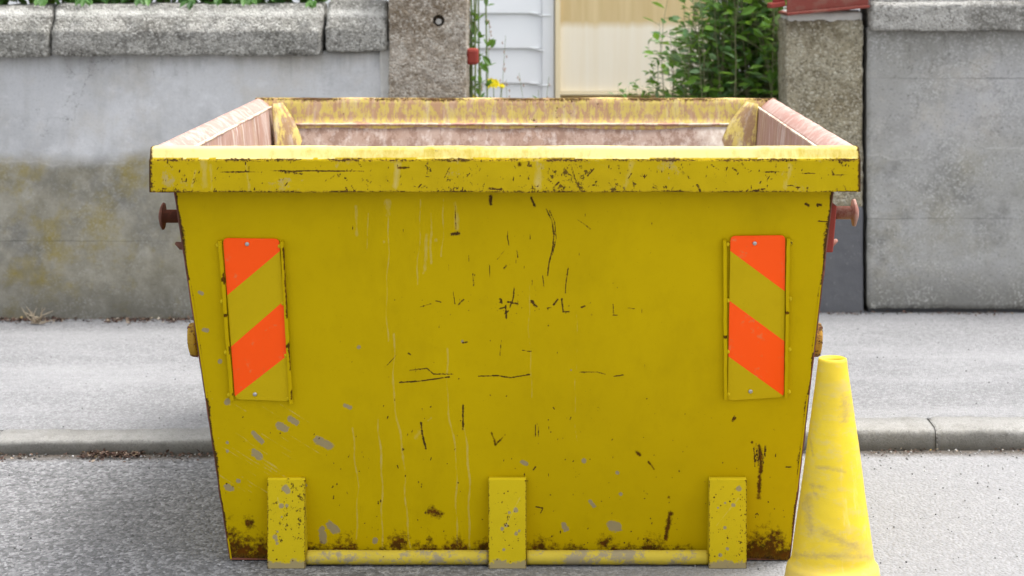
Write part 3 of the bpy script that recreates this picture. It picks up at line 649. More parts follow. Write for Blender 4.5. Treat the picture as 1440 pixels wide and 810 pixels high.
# inner linings (worn faces)
I = .008
zi = PT_Z + .035
def V3(*a): return Vector(a)
ext = (zi - PB_Z) / (PT_Z - PB_Z)
def topx(B, T): return B + (T - B) * ext
dR = RB_D + (RT_D - RB_D) * ext
dFr = PB_D + (PT_D - PB_D) * ext
a = V3(BL + I, PB_D, .02); b = V3(BL + I, RB_D, .02); c = V3(topx(BL, TL) + I, dR - I, zi); d = V3(topx(BL, TL) + I, dFr + I, zi)
SZ = ZT - .026
mats = sidein_m
def lin(name, a, b, c, d, mat, nu, nv, amp=.004):
    fn = quadgrid(name, a, b, c, d, mat, dd=amp); return grid_mesh(name, nu, nv, fn, mat, skip)
lin('side_lining', a, b, V3(SL + .054, c.y + .01, SZ), V3(SL + .054, d.y - .01, SZ), sidein_m, 80, 60)
a2 = V3(BR - I, PB_D, .02); b2 = V3(BR - I, RB_D, .02); c2 = V3(topx(BR, TR) - I, dR - I, zi); d2 = V3(topx(BR, TR) - I, dFr + I, zi)
lin('side_lining', b2, a2, V3(SR - .066, d2.y - .01, SZ), V3(SR - .066, c2.y + .01, SZ), sidein_m, 80, 60)
lin('rear_lining', b + V3(0, -I, 0), b2 + V3(0, -I, 0), c2, c, wallin_m, 120, 60, .006)
lin('front_lining', a + V3(0, I, 0), d, d2, a2 + V3(0, I, 0), wallin_m, 40, 60)

# rim: mitred profile; (inset, z)
TH = .052
SPROF = [(0, ZB), (0, ZF), (.003, ZT - .008), (.009, ZT), (.026, ZT - .006), (.042, ZT - .020), (.048, ZT - .026), (.052, ZT - .030), (.052, ZB), (.004, ZB)]
FRP = [(0, ZB), (0, ZF), (.004, ZF + .003), (.012, ZT - .003), (.018, ZT), (TH - .004, ZT), (TH, ZT - .004), (TH + .006, ZT - .075), (TH + .012, ZT - .080), (TH + .012, ZB), (.004, ZB)]
prof = [(0, ZB), (0, ZF), (.004, ZF + .004), (.018, ZT - .003), (.024, ZT), (TH - .004, ZT), (TH, ZT - .004), (TH + .006, ZT - .075), (TH + .012, ZT - .080), (TH + .012, ZB), (.004, ZB)]
def rim_piece(name, side, mat, nu, marks=None, fields_on=False, split=1):
    # dense profile
    pr = []; prof = SPROF if side in ('left', 'right') else FRP
    for i in range(len(prof) - 1):
        A, B = Vector(prof[i]), Vector(prof[i + 1]); k = max(1, int((B - A).length / (.0035 if side == 'front' else .012)))
        pr += [A.lerp(B, j / k) for j in range(k)]
    pr.append(Vector(prof[-1]))
    def fn(u, v):
        i = min(int(round(v * (len(pr) - 1))), len(pr) - 1); ins, z = pr[i]
        if side == 'front': p = V3(SL + (SR - SL) * u, DF + ins, z)
        elif side == 'rear': p = V3(SR - (SR - SL) * u, DR - ins, z)
        else:
            st_ = .0015 + (.017 * min(1, (z - ZF) / (ZT - ZF)) if z > ZF else 0)
            if ins > .003: st_ = max(st_, .018)
            a_, b_ = DF + st_, DR - st_
            p = V3(SL - .0008 + ins, b_ + (a_ - b_) * u, z) if side == 'left' else V3(SR + .0008 - ins, a_ + (b_ - a_) * u, z)
        lump = V3(p.x, p.y, p.z)
        k_ = 1 if side in ('front', 'rear') else .45
        return p + mnoise.noise_vector(lump * 7) * .0022 * k_ + mnoise.noise_vector(lump * 30) * .0008 * k_
    def ex(at, px, py, arr, U, V):
        ch = at['chip']
        if side == 'front':
            edge = np.abs(arr[:, 2] - ZF); n = .5 + .5 * np.sin(arr[:, 0] * 37) * np.sin(arr[:, 0] * 11 + 1)
            ch = np.maximum(ch, np.clip(.95 - edge / .0045 * .5, 0, 1) * (.45 + .5 * n))
            ch = np.maximum(ch, np.clip(.9 - (arr[:, 2] - ZB) / .004 * .4, 0, 1) * (.5 + .4 * n))
            ch = np.maximum(ch, np.clip(1.1 - np.minimum(arr[:, 0] - SL, SR - arr[:, 0]) / .005 * .5, 0, 1))
            # lighter colour paints in the sky light that the upper chamfer catches
            at['skylit'] = np.where(arr[:, 2] > ZF + .003, .8 + .2 * np.sin(arr[:, 0] * 6), 0).astype(np.float32)
        if side == 'rear':
            ch = np.maximum(ch, np.where((arr[:, 2] > ZT - .006), .62 + .3 * np.sin(arr[:, 0] * 23) * np.sin(arr[:, 0] * 7), 0))
        at['chip'] = ch.astype(np.float32)
    return grid_mesh(name, nu, len(pr), fn, mat, skip, marks, ex)
rchip = [([(300, 241), (330, 242), (400, 240), (512, 241)], .7), ([(1045, 235), (1058, 241), (1120, 243), (1205, 247)], .6), ([(803, 232), (808, 250), (816, 266)], 1.), ([(835, 238), (826, 247)], 1.3), ([(1170, 240), (1172, 246)], 2), ([(1030, 236), (1036, 240)], 1.6),
         ([(1000, 232), (1010, 238)], 1.), ([(625, 250), (632, 236)], .9), ([(780, 262), (786, 256)], 1.6), ([(688, 265), (706, 266)], 1.8), ([(872, 243)], 1.5), ([(1075, 266), (1060, 268)], 1.4), ([(1180, 228), (1186, 234)], 1.2), ([(400, 243), (425, 244)], 1.3), ([(980, 260), (984, 266)], 1.5), ([(1105, 260), (1125, 264)], 1.)]
for i in range(260):
    x, y = random.uniform(215, 1205), random.uniform(228, 269); a_ = random.uniform(-1, 1); L = random.uniform(0, 5)
    rchip.append(([(x, y), (x + L * a_, y + L)], random.uniform(.35, 1.15)))
rpale = [([(286, 228), (288, 262)], 4.5), ([(296, 232), (298, 266)], 2.5), ([(346, 232), (351, 268)], 2), ([(275, 240), (270, 262)], 2), ([(560, 232), (556, 262)], 4), ([(760, 230), (756, 262)], 5), ([(890, 230), (880, 260)], 5), ([(1110, 232), (1106, 262)], 4)]
rgrey = [([(400, 262), (470, 266)], 4), ([(580, 256), (585, 266)], 3), ([(675, 262), (720, 266)], 3), ([(840, 240), (838, 262)], 2)]
rim_piece('front_rim', 'front', rimf_m, 620, dict(chip=rchip, pale=rpale, grey=[], rust=[([(560, 236), (575, 236)], 2), ([(730, 232)], 4)]))
rim_piece('rear_rim', 'rear', rimr_m, 260)
rim_piece('side_rim', 'left', rims_m, 200)
rim_piece('side_rim', 'right', rims_m, 200)
# weld line under the rim, inside; its pale colour paints in caught light
wz = ZT - .083; wi = TH + .014
def weld(pts, name='weld_bead'):
    out = []
    for a, b in zip(pts[:-1], pts[1:]):
        a, b = Vector(a), Vector(b); n = int((b - a).length / .012)
        for i in range(n + 1):
            p = a.lerp(b, i / n); out.append(p + mnoise.noise_vector(p * 60) * .0015)
    MB().tube(out, .0045, 6).build(name, white_m, skip, smooth=True)
weld([(SL + wi, DR - wi, wz), (SR - wi, DR - wi, wz)])
weld([(SL + wi, DF + wi, wz), (SR - wi, DF + wi, wz)])
weld([(SL + .052, DF + .06, SZ - .002), (SL + .052, DR - .06, SZ - .002)]); weld([(SR - .062, DF + .06, SZ - .002), (SR - .062, DR - .06, SZ - .002)])
# corner gussets at the rear: curved plates across the inner corners
def gusset(sx, w_in, reach):
    x0 = (SL if sx > 0 else SR) + sx * (TH + .012)
    rows = []
    n = 16; vs = []; fs = []
    for j in range(n + 1):
        t = j / n; z = ZT - .012 - t * .26
        for i in range(9):
            s_ = i / 8; bul = .002 * math.sin(s_ * math.pi)
            wj = w_in * (1 - .75 * (1 - t) ** 3)          # the upper outer edge curves up to the corner
            x = x0 + sx * (wj * (1 - s_) + .003 + t * .02); y = DR - TH - .014 - t * .05 - s_ * reach - bul
            vs.append((x, y, z))
    for j in range(n):
        for i in range(8):
            a = j * 9 + i; fs.append((a, a + 1, a + 10, a + 9))
    o = mesh_obj('corner_gusset', vs, fs, gus_m, skip, True)
    sm = o.modifiers.new('thick', 'SOLIDIFY'); sm.thickness = .004
gusset(1, .09, .06); gusset(-1, .115, .07)
# outer weld seams of the side panels (rusty edges seen beside the front panel)
for (b0, t0, sg) in (((BL, PB_D), (TL, PT_D), -1), ((BR, PB_D), (TR, PT_D), 1)):
    pts = []; rs = []
    for i in range(90):
        t = i / 89; x = b0[0] + (t0[0] - b0[0]) * t; z = PB_Z + .004 + (PT_Z - PB_Z - .01) * t; y = PA + PB * z + .002
        q = mnoise.noise(V3(sg * 3, 0, z * 14)); pts.append((x + sg * (.0005 + .0015 * abs(q)), y + .002, z)); rs.append(.0028 + .0022 * max(0, q))
    MB().tube(pts, rs, 6).build('corner_seam', rust_m, skip, smooth=True)

# lugs (feet) and the tube between them
LD = CAMH * F / 852
zt = ZZ(675, LD)
for x0, x1 in ((376, 429), (687, 740), (997, 1050)):
    a, b = XX(x0, LD), XX(x1, LD); nu, nv = 36, 120
    back = lambda z: PA + PB * z - .001
    loop = []
    def fn(u, v, a=a, b=b):
        t = u * 3                                         # left side, front, right side
        z = .001 + (zt - .001) * v
        if t < 1: return (a, back(z) + (LD - back(z)) * t, z)
        if t < 2: return (a + (b - a) * (t - 1), LD, z)
        return (b, LD + (back(z) - LD) * (t - 2), z)
    def ex(at, px, py, arr, U, V):
        d = arr[:, 2]; n = np.sin(arr[:, 0] * 90) * .5 + .5
        at['grey'] = np.maximum(at['grey'], np.clip(1.0 - d / (.028 + .012 * n), 0, 1)).astype(np.float32)
        e = np.minimum(np.abs(arr[:, 0] - arr[:, 0].min()), np.abs(arr[:, 0] - arr[:, 0].max()))
        at['chip'] = np.maximum(at['chip'], np.clip(.62 - e / .003 * .3, 0, 1) * (np.abs(arr[:, 1] - LD) < .002)).astype(np.float32)
    cx = (x0 + x1) / 2
    gm = dict(chip=[([(cx + J(24), random.uniform(690, 790))], random.uniform(.5, 1.6)) for _ in range(26)] + [([(cx + 18 + J(7), random.uniform(700, 770))], random.uniform(.5, 1.5)) for _ in range(18 if x0 != 687 else 4)],
              grey=[([(cx + J(20), random.uniform(685, 795))], random.uniform(1.5, 3.5)) for _ in range(7)] + [([(401, 687), (404, 690)], 4)], pale=[([(cx + J(20), 700), (cx + J(20), 740)], .8)], rust=[([(x1, 676)], 2.5)])
    lg = grid_mesh('lug', nu * 3 + 1, nv, fn, lug_m, skip, gm, ex, smooth=False)
    MB().hexa([(a, LD, zt), (b, LD, zt), (b, back(zt), zt), (a, back(zt), zt)], [(a + .001, LD + .004, zt + .004), (b - .001, LD + .004, zt + .004), (b - .001, back(zt), zt + .004), (a + .001, back(zt), zt + .004)]).build('cap', lug_m, lg)
for x0, x1 in ((429, 687), (740, 997)):
    a, b = XX(x0, LD) + .001, XX(x1, LD) - .001; pts = []; n = 60
    for i in range(n + 1):
        p = V3(a + (b - a) * i / n, LD + .028, .0205); pts.append(p + mnoise.noise_vector(p * 20) * .0008)
    MB().tube(pts, .0175, 20).build('skid_tube', tube_m, skip, smooth=True)

# chevron boards
def chevron(corners, stripes, rails, bolts):
    ctr = sum((on_panel(*c) for c in corners), Vector()) / 4
    # outline rounded at the corners, then cut by the stripe lines: done with bmesh bisects
    bm = bmesh.new(); off = .0055
    pts = []
    n = len(corners)
    for i in range(n):
        p = Vector(corners[i]); q = Vector(corners[i - 1]); r = Vector(corners[(i + 1) % n]); rad = 7
        a = p + (q - p).normalized() * rad; b = p + (r - p).normalized() * rad
        for k in range(5):
            t = k / 4; pts.append((a * (1 - t) ** 2 + p * 2 * t * (1 - t) + b * t * t))
    vs = [bm.verts.new(on_panel(p.x, p.y, off)) for p in pts]; bm.faces.new(vs)
    for st in stripes:                                     # each stripe: two lines
        for (l0, l1) in st:
            A, B = on_panel(*l0, off), on_panel(*l1, off); nn = (B - A).cross(PN).normalized()
            bmesh.ops.bisect_plane(bm, geom=bm.verts[:] + bm.edges[:] + bm.faces[:], plane_co=A, plane_no=nn)
    bm.faces.ensure_lookup_table()
    def side(l, p):
        A, B = on_panel(*l[0], off), on_panel(*l[1], off); return (p - A).dot((B - A).cross(PN).normalized())
    front = [f for f in bm.faces]
    for f in front:
        c = f.calc_center_median(); f.material_index = 0
        for st in stripes:
            if len(st) == 1:
                if side(st[0], c) < 0: f.material_index = 1
            elif side(st[1], c) < 0 < side(st[0], c) : f.material_index = 1
        if (f.normal.dot(PN)) < 0: f.normal_flip()
    r_ = bmesh.ops.extrude_face_region(bm, geom=front[:])
    ev = [g for g in r_['geom'] if isinstance(g, bmesh.types.BMVert)]
    bmesh.ops.translate(bm, vec=-PN * .003, verts=ev)
    bm.normal_update()
    vs = [v.co.copy() for v in bm.verts]; bm.verts.index_update(); fs = [[v.index for v in f.verts] for f in bm.faces]; mi = [f.material_index for f in bm.faces]; bm.free()
    me = mesh_obj('chevron_board', vs, fs, [board_m, orange_m], skip, matidx=mi, origin=None)
    for b in bolts:
        c = on_panel(*b, off); s = MB(); prof_ = [(.0052, 0), (.0055, .0012), (.004, .0028), (.0015, .0032)]
        s.lathe(prof_, (0, 0, 0), 'Z', 14); q = PN.to_track_quat('Z', 'Y'); s.v = [c + (q @ v) for v in s.v]
        s.build('rivet', zinc_m, me, smooth=True)
    for (p0, p1, rustside) in rails:
        n = 50; s = MB(); A, B = on_panel(*p0), on_panel(*p1); ax = (B - A).normalized(); sd_ = ax.cross(PN).normalized()
        wv = .0045; vs = []; fs = []
        for i in range(n + 1):
            p = A.lerp(B, i / n) + PN * .0006; j = mnoise.noise(p * 40) * .0012; h = .0105 + mnoise.noise(p * 25) * .001
            vs += [p - sd_ * (wv + j), p - sd_ * (wv + j) * .9 + PN * h, p + sd_ * (wv - j) * .9 + PN * h, p + sd_ * (wv - j)]
        for i in range(n):
            for k in range(3): fs.append((i * 4 + k, i * 4 + k + 1, (i + 1) * 4 + k + 1, (i + 1) * 4 + k))
        fs += [(0, 1, 2, 3), (n * 4 + 3, n * 4 + 2, n * 4 + 1, n * 4)]
        arr = np.array([tuple(v) for v in vs]); ch = np.zeros(len(vs)); rs_ = np.zeros(len(vs))
        for i in range(n + 1):
            q = mnoise.noise(V3(p0[0], i * .13, 0))
            for k in (rustside,): rs_[i * 4 + k] = 1. if (q > (-.1 if rustside == 1 and p0[0] > 390 or rustside == 0 and p0[0] < 1050 else .25) and .03 < i / n < .97) else .1
            if mnoise.noise(V3(p0[0] + 9, i * .45, 3)) > .42: rs_[i * 4:i * 4 + 4] = 1.1
        s_ = mesh_obj('retaining_rail', vs, fs, panel_m, me, False, attrs=dict(chip=ch, rust=rs_, grey=ch, pale=ch))
        for t in (.03, .38, .7, .97):                      # weld tacks
            p = A.lerp(B, t) + PN * .003 + sd_ * (.007 if rustside else -.007)
            MB().lathe([(.001, -.006), (.0045, -.003), (.005, .002), (.002, .006)], p, 'Z', 8).build('weld_tack', lug_m, s_, smooth=True)
    return me
# left board: stripe A above the line (318,415)-(393,353); stripe B between two lines
chevron([(314, 334), (393, 335), (409, 563), (331, 560)],
        [[((319, 415), (394, 352))], [((328, 484), (397, 424)), ((331, 556), (403, 500))]],
        [((310, 337), (327, 561), 1), ((397, 338), (410, 566), 1)], [(348, 342), (359, 553)])
chevron([(1027, 331), (1104, 330), (1102, 557), (1023, 562)],
        [[((1027, 352), (1104, 409))], [((1026, 422), (1102, 478)), ((1024, 500), (1102, 556))]],
        [((1019, 336), (1020, 560), 0), ((1108, 334), (1105, 557), 0)], [(1061, 341), (1055, 549)])

# lifting pins on the sides
def sidex(z, left): t = (z - PB_Z) / (PT_Z - PB_Z); return (BL + (TL - BL) * t) if left else (BR + (TR - BR) * t)
DP = 5.17
for left in (True, False):
    sg = -1 if left else 1
    cz = ZZ(304 if left else 299, DP); xs = sidex(cz, left); tip = XX(224 if left else 1207, DP)
    L = abs(tip - xs); c = V3(xs, DP, cz)
    pr = [(.0165, 0), (.017, L * .86), (.034, L * .875), (.035, L * .91), (.026, L * .96), (.012, L)]
    if not left: pr = [(.0165, 0), (.017, L * .86), (.034, L * .87), (.035, L * .93), (.022, L * .97), (.012, L)]
    s = MB(); s.lathe([(r, sg * h) for r, h in pr], c, 'X', 28)
    pin = s.build('lifting_pin', rust_m if left else rustl_m, skip, smooth=True)
    # backing plate with a small hook
    th = .022 if not left else .008; DPP = DP; DP_ = 4.94
    z1, z2 = ZZ(274, DP), ZZ(337 if not left else 340, DP)
    q0 = [(sidex(z2, left) , DP_, z2), (sidex(z2, left) + sg * th, DP_, z2), (sidex(z2, left) + sg * th, DP + .10, z2), (sidex(z2, left), DP + .10, z2)]
    q1 = [(sidex(z1, left) , DP_, z1), (sidex(z1, left) + sg * th, DP_, z1), (sidex(z1, left) + sg * th, DP + .10, z1), (sidex(z1, left), DP + .10, z1)]
    pl = MB().hexa(q0, q1).build('pin_plate', red_m, skip, bevel=.003)
    hz = ZZ(341 if not left else 345, DP - .04); hx = sidex(hz, left)
    MB().tube([(hx, DP - .06, hz + .004), (hx + sg * .012, DP - .06, hz), (hx + sg * .045, DP - .055, hz + .001), (hx + sg * .058, DP - .05, hz + .007)], [.009, .011, .010, .004], 10).build('hook', rustl_m if not left else rust_m, pl, smooth=True)
    # lower chain plate: rusty yellow oval eye
    cz = ZZ(484, DP - .04); hx = sidex(cz, left); s = MB(); n = 28; vs = []; fs = []
    sl = (TL - BL if left else TR - BR) / (PT_Z - PB_Z)
    xa, xb = (.040, .060) if left else (.026, .046)
    s.tube([(hx, DP + .02, cz), (hx + sg * xa, DP + .02, cz)], .022, 14)
    for xo in (xa, xb):
        for k in range(n):
            a = 2 * math.pi * k / n; vs.append(V3(hx + sg * xo + sl * .042 * math.sin(a), DP + .02 + .05 * math.cos(a), cz + .043 * math.sin(a)))
    for k in range(n): fs.append((k, (k + 1) % n, n + (k + 1) % n, n + k))
    fs += [tuple(range(n))[::-1], tuple(range(n, 2 * n))]
    s.add(vs, fs)
    ey = s.build('chain_plate', steel('rusty_yellow_plate', (.5, .36, .03), (.35, .18, .04), speck=.9, scuff=(.12, .05, .025), scuff_amt=.05, seed=2.), skip, bevel=.005)
    s = MB()
    for k in range(9):
        zz_ = (k - 4) * .0085; s.tube([(hx + sg * xa + sl * zz_, DP - .026 + abs(k - 4) * .005, cz + zz_ - .003), (hx + sg * xb + sl * zz_, DP - .024 + abs(k - 4) * .005, cz + zz_ + .002)], .0035, 6)
    s.build('weld_bead', rust_m, ey)

# ------------------------------------------------------------------ traffic cone
DC = 4.72
cxp = XX(1171, DC)
def zc(py): return ZZ(py, DC)
def rc(w): return w / 2 / F * DC
cone = empty('traffic_cone', (cxp, DC, 0), 'scuffed plain yellow plastic cone standing beside the right end of the skip', 'traffic cone')
n = 144; prof_ = [(rc(28), zc(510) - .01), (rc(29), zc(508)), (rc(36), zc(503) - .001), (rc(39.5), zc(504.5)), (rc(41), zc(508)), (rc(42), zc(513))]
for t in np.linspace(0, 1, 130)[1:]: prof_.append((rc(42 + (114 - 42) * t), zc(513 + (781 - 513) * t)))
prof_ += [(rc(117), zc(787)), (rc(122), zc(791)), (rc(127), zc(794)), (rc(129), zc(797)), (rc(131), zc(803)), (rc(134), zc(812)), (rc(138), .030), (rc(140), .018)]
vs = []; fs = []
for r, z in prof_:
    for k in range(n):
        a = 2 * math.pi * k / n; p = V3(cxp + r * math.cos(a), DC + r * math.sin(a), z)
        vs.append(p + mnoise.noise_vector(p * 9) * .0016 + mnoise.noise_vector(p * 40) * .0004)
for i in range(len(prof_) - 1):
    for k in range(n):
        k2 = (k + 1) % n; fs.append((i * n + k, i * n + k2, (i + 1) * n + k2, (i + 1) * n + k))
arr = np.array([tuple(v) for v in vs]); cpx = CX + arr[:, 0] / arr[:, 1] * F; cpy = CY + (CAMH - arr[:, 2]) / arr[:, 1] * F
cm = fields(cpx, cpy, dict(scuff=[([(1148, 657), (1165, 658), (1188, 664)], 3), ([(1142, 683), (1160, 686)], 4.5), ([(1145, 692), (1150, 700)], 3.5), ([(1140, 620), (1143, 640)], 2.5), ([(1135, 700), (1140, 750)], 7), ([(1190, 560), (1188, 590)], 8), ([(1160, 750), (1205, 770)], 8), ([(1118, 781), (1225, 783)], 5)]))
cm['scuff'] = np.where(arr[:, 1] < DC, cm['scuff'], 0)
mesh_obj('cone_body', vs, fs, cone_m, cone, True, attrs=cm)
h_ = .165; cr = .03; lp_ = []
for (sx, sy) in ((1, 1), (-1, 1), (-1, -1), (1, -1)):
    a0_ = math.atan2(sy, sx)
    for k in range(7):
        a = a0_ - math.pi / 4 + math.pi / 2 * k / 6; lp_.append((cxp + sx * (h_ - cr) + cr * math.cos(a), DC + sy * (h_ - cr) + cr * math.sin(a)))
nb = len(lp_); vs = [(x, y, z) for z in (.002, .016) for x, y in lp_] + [(cxp + (x - cxp) * .93, DC + (y - DC) * .93, .020) for x, y in lp_]
fs = [(i + nb * j, (i + 1) % nb + nb * j, (i + 1) % nb + nb * (j + 1), i + nb * (j + 1)) for i in range(nb) for j in (0, 1)] + [tuple(range(nb))[::-1], tuple(range(2 * nb, 3 * nb))]
mesh_obj('base', vs, fs, cone_m, cone)

# ------------------------------------------------------------------ plants
def leaf(s, p, dirv, up, L, W, m=0):
    d = Vector(dirv).normalized(); side = d.cross(up)
    side = side.normalized() if side.length > 1e-4 else Vector((1, 0, 0)); nr = side.cross(d); p = Vector(p)
    pts = [p, p + d * L * .3 + side * W * .42 + nr * .1 * W, p + d * L * .3 - nr * .08 * W, p + d * L * .3 - side * W * .42 + nr * .1 * W,
           p + d * L * .62 + side * W * .46 + nr * .1 * W - nr * .03 * L, p + d * L * .62 - nr * .1 * W - nr * .03 * L, p + d * L * .62 - side * W * .46 + nr * .1 * W - nr * .03 * L, p + d * L - nr * .1 * L]
    s.add(pts, [(0, 2, 1), (0, 3, 2), (1, 2, 5, 4), (2, 3, 6, 5), (4, 5, 7), (5, 6, 7)], m)
def rv(s=1.): return Vector((random.gauss(0, s), random.gauss(0, s), random.gauss(0, s)))
def stem_path(p0, p1, n=9, wob=.03):
    p0, p1 = Vector(p0), Vector(p1); o_ = rv(wob); return [p0.lerp(p1, i / n) + o_ * math.sin(i / n * math.pi) + rv(wob * .08) for i in range(n + 1)]

# shrub by the right gate post
sh = empty('shrub', (XX(1040, 8.9), 8.9, .07), 'dense leafy green shrub growing beside the right gate post', 'shrub')
st = MB(); lf = MB()
def shoot(x0, x1, d, ytop, leafn, L, spread=.04, rad=.004, start=.25):
    p = stem_path((XX(x0, d), d, .07), P(x1, ytop, d), 14, .04)
    st.tube(p, [rad * (1 - .75 * i / 14) for i in range(15)], 5)
    for i in range(leafn):
        t = start + (1 - start) * (i + random.random()) / leafn; f_ = t * 14; k = min(int(f_), 13); q = p[k].lerp(p[k + 1], f_ - k)
        dv = rv(1); dv.z = abs(dv.z) * .5 + .1 - .3 * random.random(); dv.normalize(); l_ = L * random.uniform(.65, 1.3)
        off = dv * random.uniform(0, spread)
        if off.length > .015: st.tube([q, q + off], .0012, 3, cap=False)
        leaf(lf, q + off, dv + rv(.2), Vector((0, 0, 1)) + rv(.4), l_, l_ * random.uniform(.42, .6))
for i in range(165):
    u = random.random() ** .62; x = 950 + 158 * u; d = random.uniform(8.65, 9.3)
    yt = random.uniform(-160, 60) if u > .45 else random.uniform(-60, 100) if u > .2 else random.uniform(10, 118)
    shoot(x + J(25), x + J(12), d, yt, 32, .068 if u > .3 else .056, .075)
for x, y in ((925, 28), (931, 45), (945, -30), (960, -40), (975, -60), (948, 60), (985, -70), (1000, -60), (968, 20), (938, 80)):
    shoot(x + 14, x, random.uniform(8.6, 8.8), y, 22, .056, .035, .003)
for x, y in ((868, 118), (884, 120), (893, 112), (905, 118), (915, 105), (912, 60), (900, 126), (878, 128), (920, 95)):
    shoot(x + 10, x, 8.7, y, 26 if y > 100 else 30, .034, .02, .002, .6)
lf.build('leaves', leaf_m, sh); st.build('stems', stem_m, sh)

# planting above the left wall
hg = empty('hedge', (-2.2, 8.45, 1.3), 'low green leafy hedge spilling over the top of the left wall coping', 'hedge')
lf = MB(); st = MB()
for i in range(2600):
    x = random.uniform(XX(-60, 8.3), XX(462, 8.3)); d = random.uniform(8.22, 8.6)
    yb = 5 if x < XX(420, 8.3) else 2
    z = ZZ(yb, 8.25) + abs(random.gauss(0, .10)) + .008 + max(0, .02 * math.sin(x * 11))
    dv = rv(1); dv.y -= .5; l_ = random.uniform(.04, .075); leaf(lf, (x, d, z), dv, Vector((0, 0, 1)) + rv(.4), l_, l_ * .6)
for x, y in ((270, 9), (350, 4), (440, 8), (120, 5), (60, 4), (200, 4), (310, 3)):
    for k in range(4):
        leaf(lf, P(x + J(8), y - 8, 8.13), (J(.8), -.5, -.6), Vector((0, -.5, 1)), .045, .026)
for i in range(60):
    x = random.uniform(-4, XX(462, 8.3)); st.tube(stem_path((x, 8.45, 1.2), (x + J(.15), 8.4 + J(.12), 1.5 + J(.1)), 6), .004, 5)
lf.build('leaves', hedge_m, hg); st.build('stems', stem_m, hg)
# a soil bed carrying the hedge
MB().box(-4.5, XX(546, LW), LW + .31, LW + 1.2, .05, ZZ(35, LW)).build('raised_bed', soil_m)['kind'] = 'structure'

# weeds beside the left gate post
D = 8.35
wd = empty('tall_weed', (XX(664, D), D, .075), 'tall leafy green weed against the left gate post', 'weed')
lf = MB(); st = MB()
for x0, x1, yt in ((662, 661, -40), (668, 670, -30), (666, 673, 0), (660, 664, -50), (671, 682, -20), (665, 667, -60), (662, 664, 60), (669, 676, 95)):
    p = stem_path((XX(x0, D), D + J(.03), .075), P(x1, yt, D + J(.04)), 16, .012); st.tube(p, .0035, 5)
    for q in p[5:]:
        for k in range(3):
            dv = Vector((random.uniform(-.5, 1), J(.8), random.uniform(.0, 1))); l_ = random.uniform(.02, .05); leaf(lf, q, dv, Vector((0, 0, 1)) + rv(.3), l_, l_ * .42)
for (x, y, dx, dz, L) in ((664, 28, .2, -.9, .075), (684, 66, .5, .6, .05), (678, 78, .5, -.5, .06), (690, 68, .4, .7, .045), (674, 88, .7, -.7, .06), (660, 60, .4, -1, .06)):
    leaf(lf, P(x, y, D), (dx, -.3, dz), Vector((0, -1, .3)), L, L * .42)
lf.build('leaves', weed_m, wd); st.build('stems', gstem_m, wd)

def flower(px, py, label, r=.02, d=8.4):
    e = empty('yellow_wildflower', (XX(px, d), d, .075), label, 'flower', 'yellow wildflowers beside the left gate post')
    s = MB(); c = P(px, py, d); p = stem_path((XX(px + 3, d), d, .075), c, 14, .01); s.tube(p, .002, 5)
    stg = s.build('stem', gstem_m, e)
    s = MB()
    for k in range(5):
        cc = c + Vector((J(r * .8), J(r * .6), J(r * .35)))
        for a in range(9):
            an = a / 9 * 6.283 + k; leaf(s, cc, (math.cos(an), -.25, math.sin(an) * .7 + .2), Vector((0, -1, .5)), r * 1.1, r * .6)
        s.lathe([(.002, -.004), (.006, 0), (.003, .004)], cc, 'Z', 8)
    s.build('flower_head', petal_m, e)
    s = MB()
    for q in p[9:13]:
        leaf(s, q, (J(1), J(1), .5), Vector((0, 0, 1)), .03, .01)
    s.build('leaves', weed_m, e)
flower(694, 117, 'yellow wildflower standing highest, between the left gate post and the white boards', .018)
flower(666, 138, 'low yellow wildflower just above the skip rim, touching the left gate post', .014)
flower(705, 121, 'small yellow wildflower at the right of the higher bloom', .009, 8.43)
def grass(base, tip, label, seeds=10, d=8.45, leaves=0, bend=.02):
    e = empty('thin_weed', (XX(base, d), d, .075), label, 'weed', 'thin weeds in front of the white house boards')
    a = Vector((XX(base, d), d, .075)); b = P(tip[0], tip[1], d); n = 16
    p = [a.lerp(b, (i / n)) + Vector((bend * (math.sin(i / n * math.pi)), 0, 0)) for i in range(n + 1)]
    s = MB(); s.tube(p, [.0022 * (1 - .6 * i / n) for i in range(n + 1)], 5); s.build('stem', gstem_m, e)
    for k in range(seeds):
        s = MB(); t = random.uniform(.82, 1); q = a.lerp(b, t) + Vector((bend * math.sin(t * math.pi), 0, 0)) + Vector((J(.012), J(.01), 0))
        s.lathe([(.0008, -.006), (.003, 0), (.0008, .007)], q, 'Z', 6); s.build('seed_head', seed_m, e)
    if leaves:
        s = MB()
        for k in range(leaves):
            t = random.uniform(.75, .97); leaf(s, a.lerp(b, t), (J(1), J(.5), .6), Vector((0, 0, 1)), .03, .014)
        s.build('leaves', weed_m, e)
grass(692, (711, 50), 'tallest thin brown-tipped stem before the white boards', 9, bend=-.005)
grass(750, (730, 103), 'thin stem arching left, left of the pair before the white boards', 4, bend=.03)
grass(765, (772, 108), 'thin stem leaning right, nearest the cream timber frame', 4, bend=-.03)
grass(745, (757, 126), 'short leafy weed between the two arching stems', 2, leaves=9)
grass(700, (712, 112), 'wispy seeding weed right of the yellow flowers', 12)
grass(683, (676, 118), 'short wispy weed between the two yellow flowers', 8, leaves=4)
grass(680, (688, 28), 'pale pink grass plume beside the tall weed', 14, bend=0)

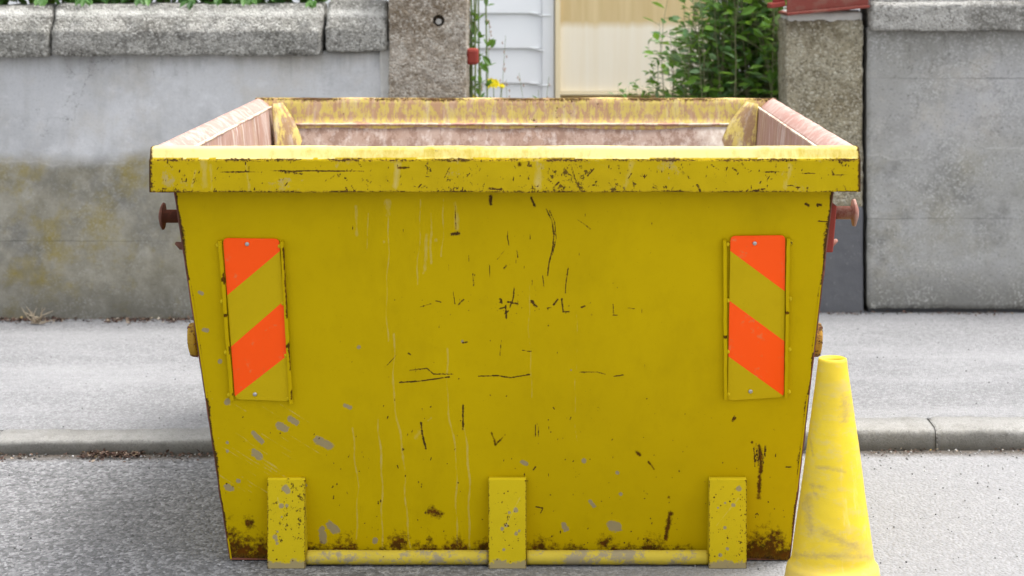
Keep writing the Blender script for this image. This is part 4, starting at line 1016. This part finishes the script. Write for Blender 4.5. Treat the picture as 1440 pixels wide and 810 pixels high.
# dry twig at the foot of the left wall
tw = MB()
for k in range(13):
    a = P(52 + J(10), 455 + J(4), 8.05); b = P(52 + J(26), 440 + J(10), 8.0); a.z = max(a.z, .074); tw.tube([a, a.lerp(b, .5) + rv(.008), b], [.003, .0022, .001], 5)
tag(tw.build('dead_weed', twig_m, origin=P(52, 455, 8.05)), 'dry straw-coloured weed at the foot of the stained left wall', 'dead weed')

# leaf litter and grit
lt = MB()
def litter(x0, x1, yf, z, n, spread, L=.018):
    for i in range(n):
        x = random.uniform(x0, x1)
        if mnoise.noise(Vector((x * 5, z * 9, 1))) < -.05 and random.random() < .8: continue
        y = yf(x) - abs(random.gauss(0, spread)) ; l_ = random.uniform(.4, 1.2) * L
        leaf(lt, (x, y, z + random.uniform(.002, .008)), (J(1), J(1), J(.35)), Vector((0, 0, 1)) + rv(.35), l_, l_ * random.uniform(.4, .8))
litter(XX(-60, LW), XX(270, LW), lambda x: LW - .005, PAVE, 1100, .04, .016)
litter(XX(1150, LW), XX(1460, LW), lambda x: 8.285, PAVE, 260, .025, .014)
litter(XX(0, 6.2), XX(300, 6.2), kd, 0, 260, .04, .013)
litter(XX(115, 6.2), XX(200, 6.2), kd, .002, 330, .03, .015)
litter(XX(1215, 6.2), XX(1450, 6.2), kd, 0, 160, .02, .010)
litter(-1.6, 1.5, lambda x: random.uniform(5, 8), 0, 0, 0)
tag(lt.build('leaf_litter', litter_m), 'brown dead leaves scattered along the kerb and the foot of the walls', 'leaf litter', kind='stuff')
gr = MB()
for i in range(1500):
    zone = random.random()
    x = random.uniform(-2, 1.9)
    if zone < .5: y = random.uniform(5.0, kd(x) - .01); z = 0
    elif zone < .75: y = random.uniform(kd(x) + .14, 8.1); z = pz(x, y)
    else: y = kd(x) - abs(random.gauss(0, .05)) - .003; z = 0
    r = random.uniform(.0012, .0035) * (1.3 if zone > .75 else 1)
    gr.lathe([(r * .5, -r * .2), (r, r * .4), (r * .5, r)], (x, y, z + r * .2), 'Z', 5)
tag(gr.build('grit', grit_m), 'loose grit and small stones on the asphalt', 'grit', kind='stuff')
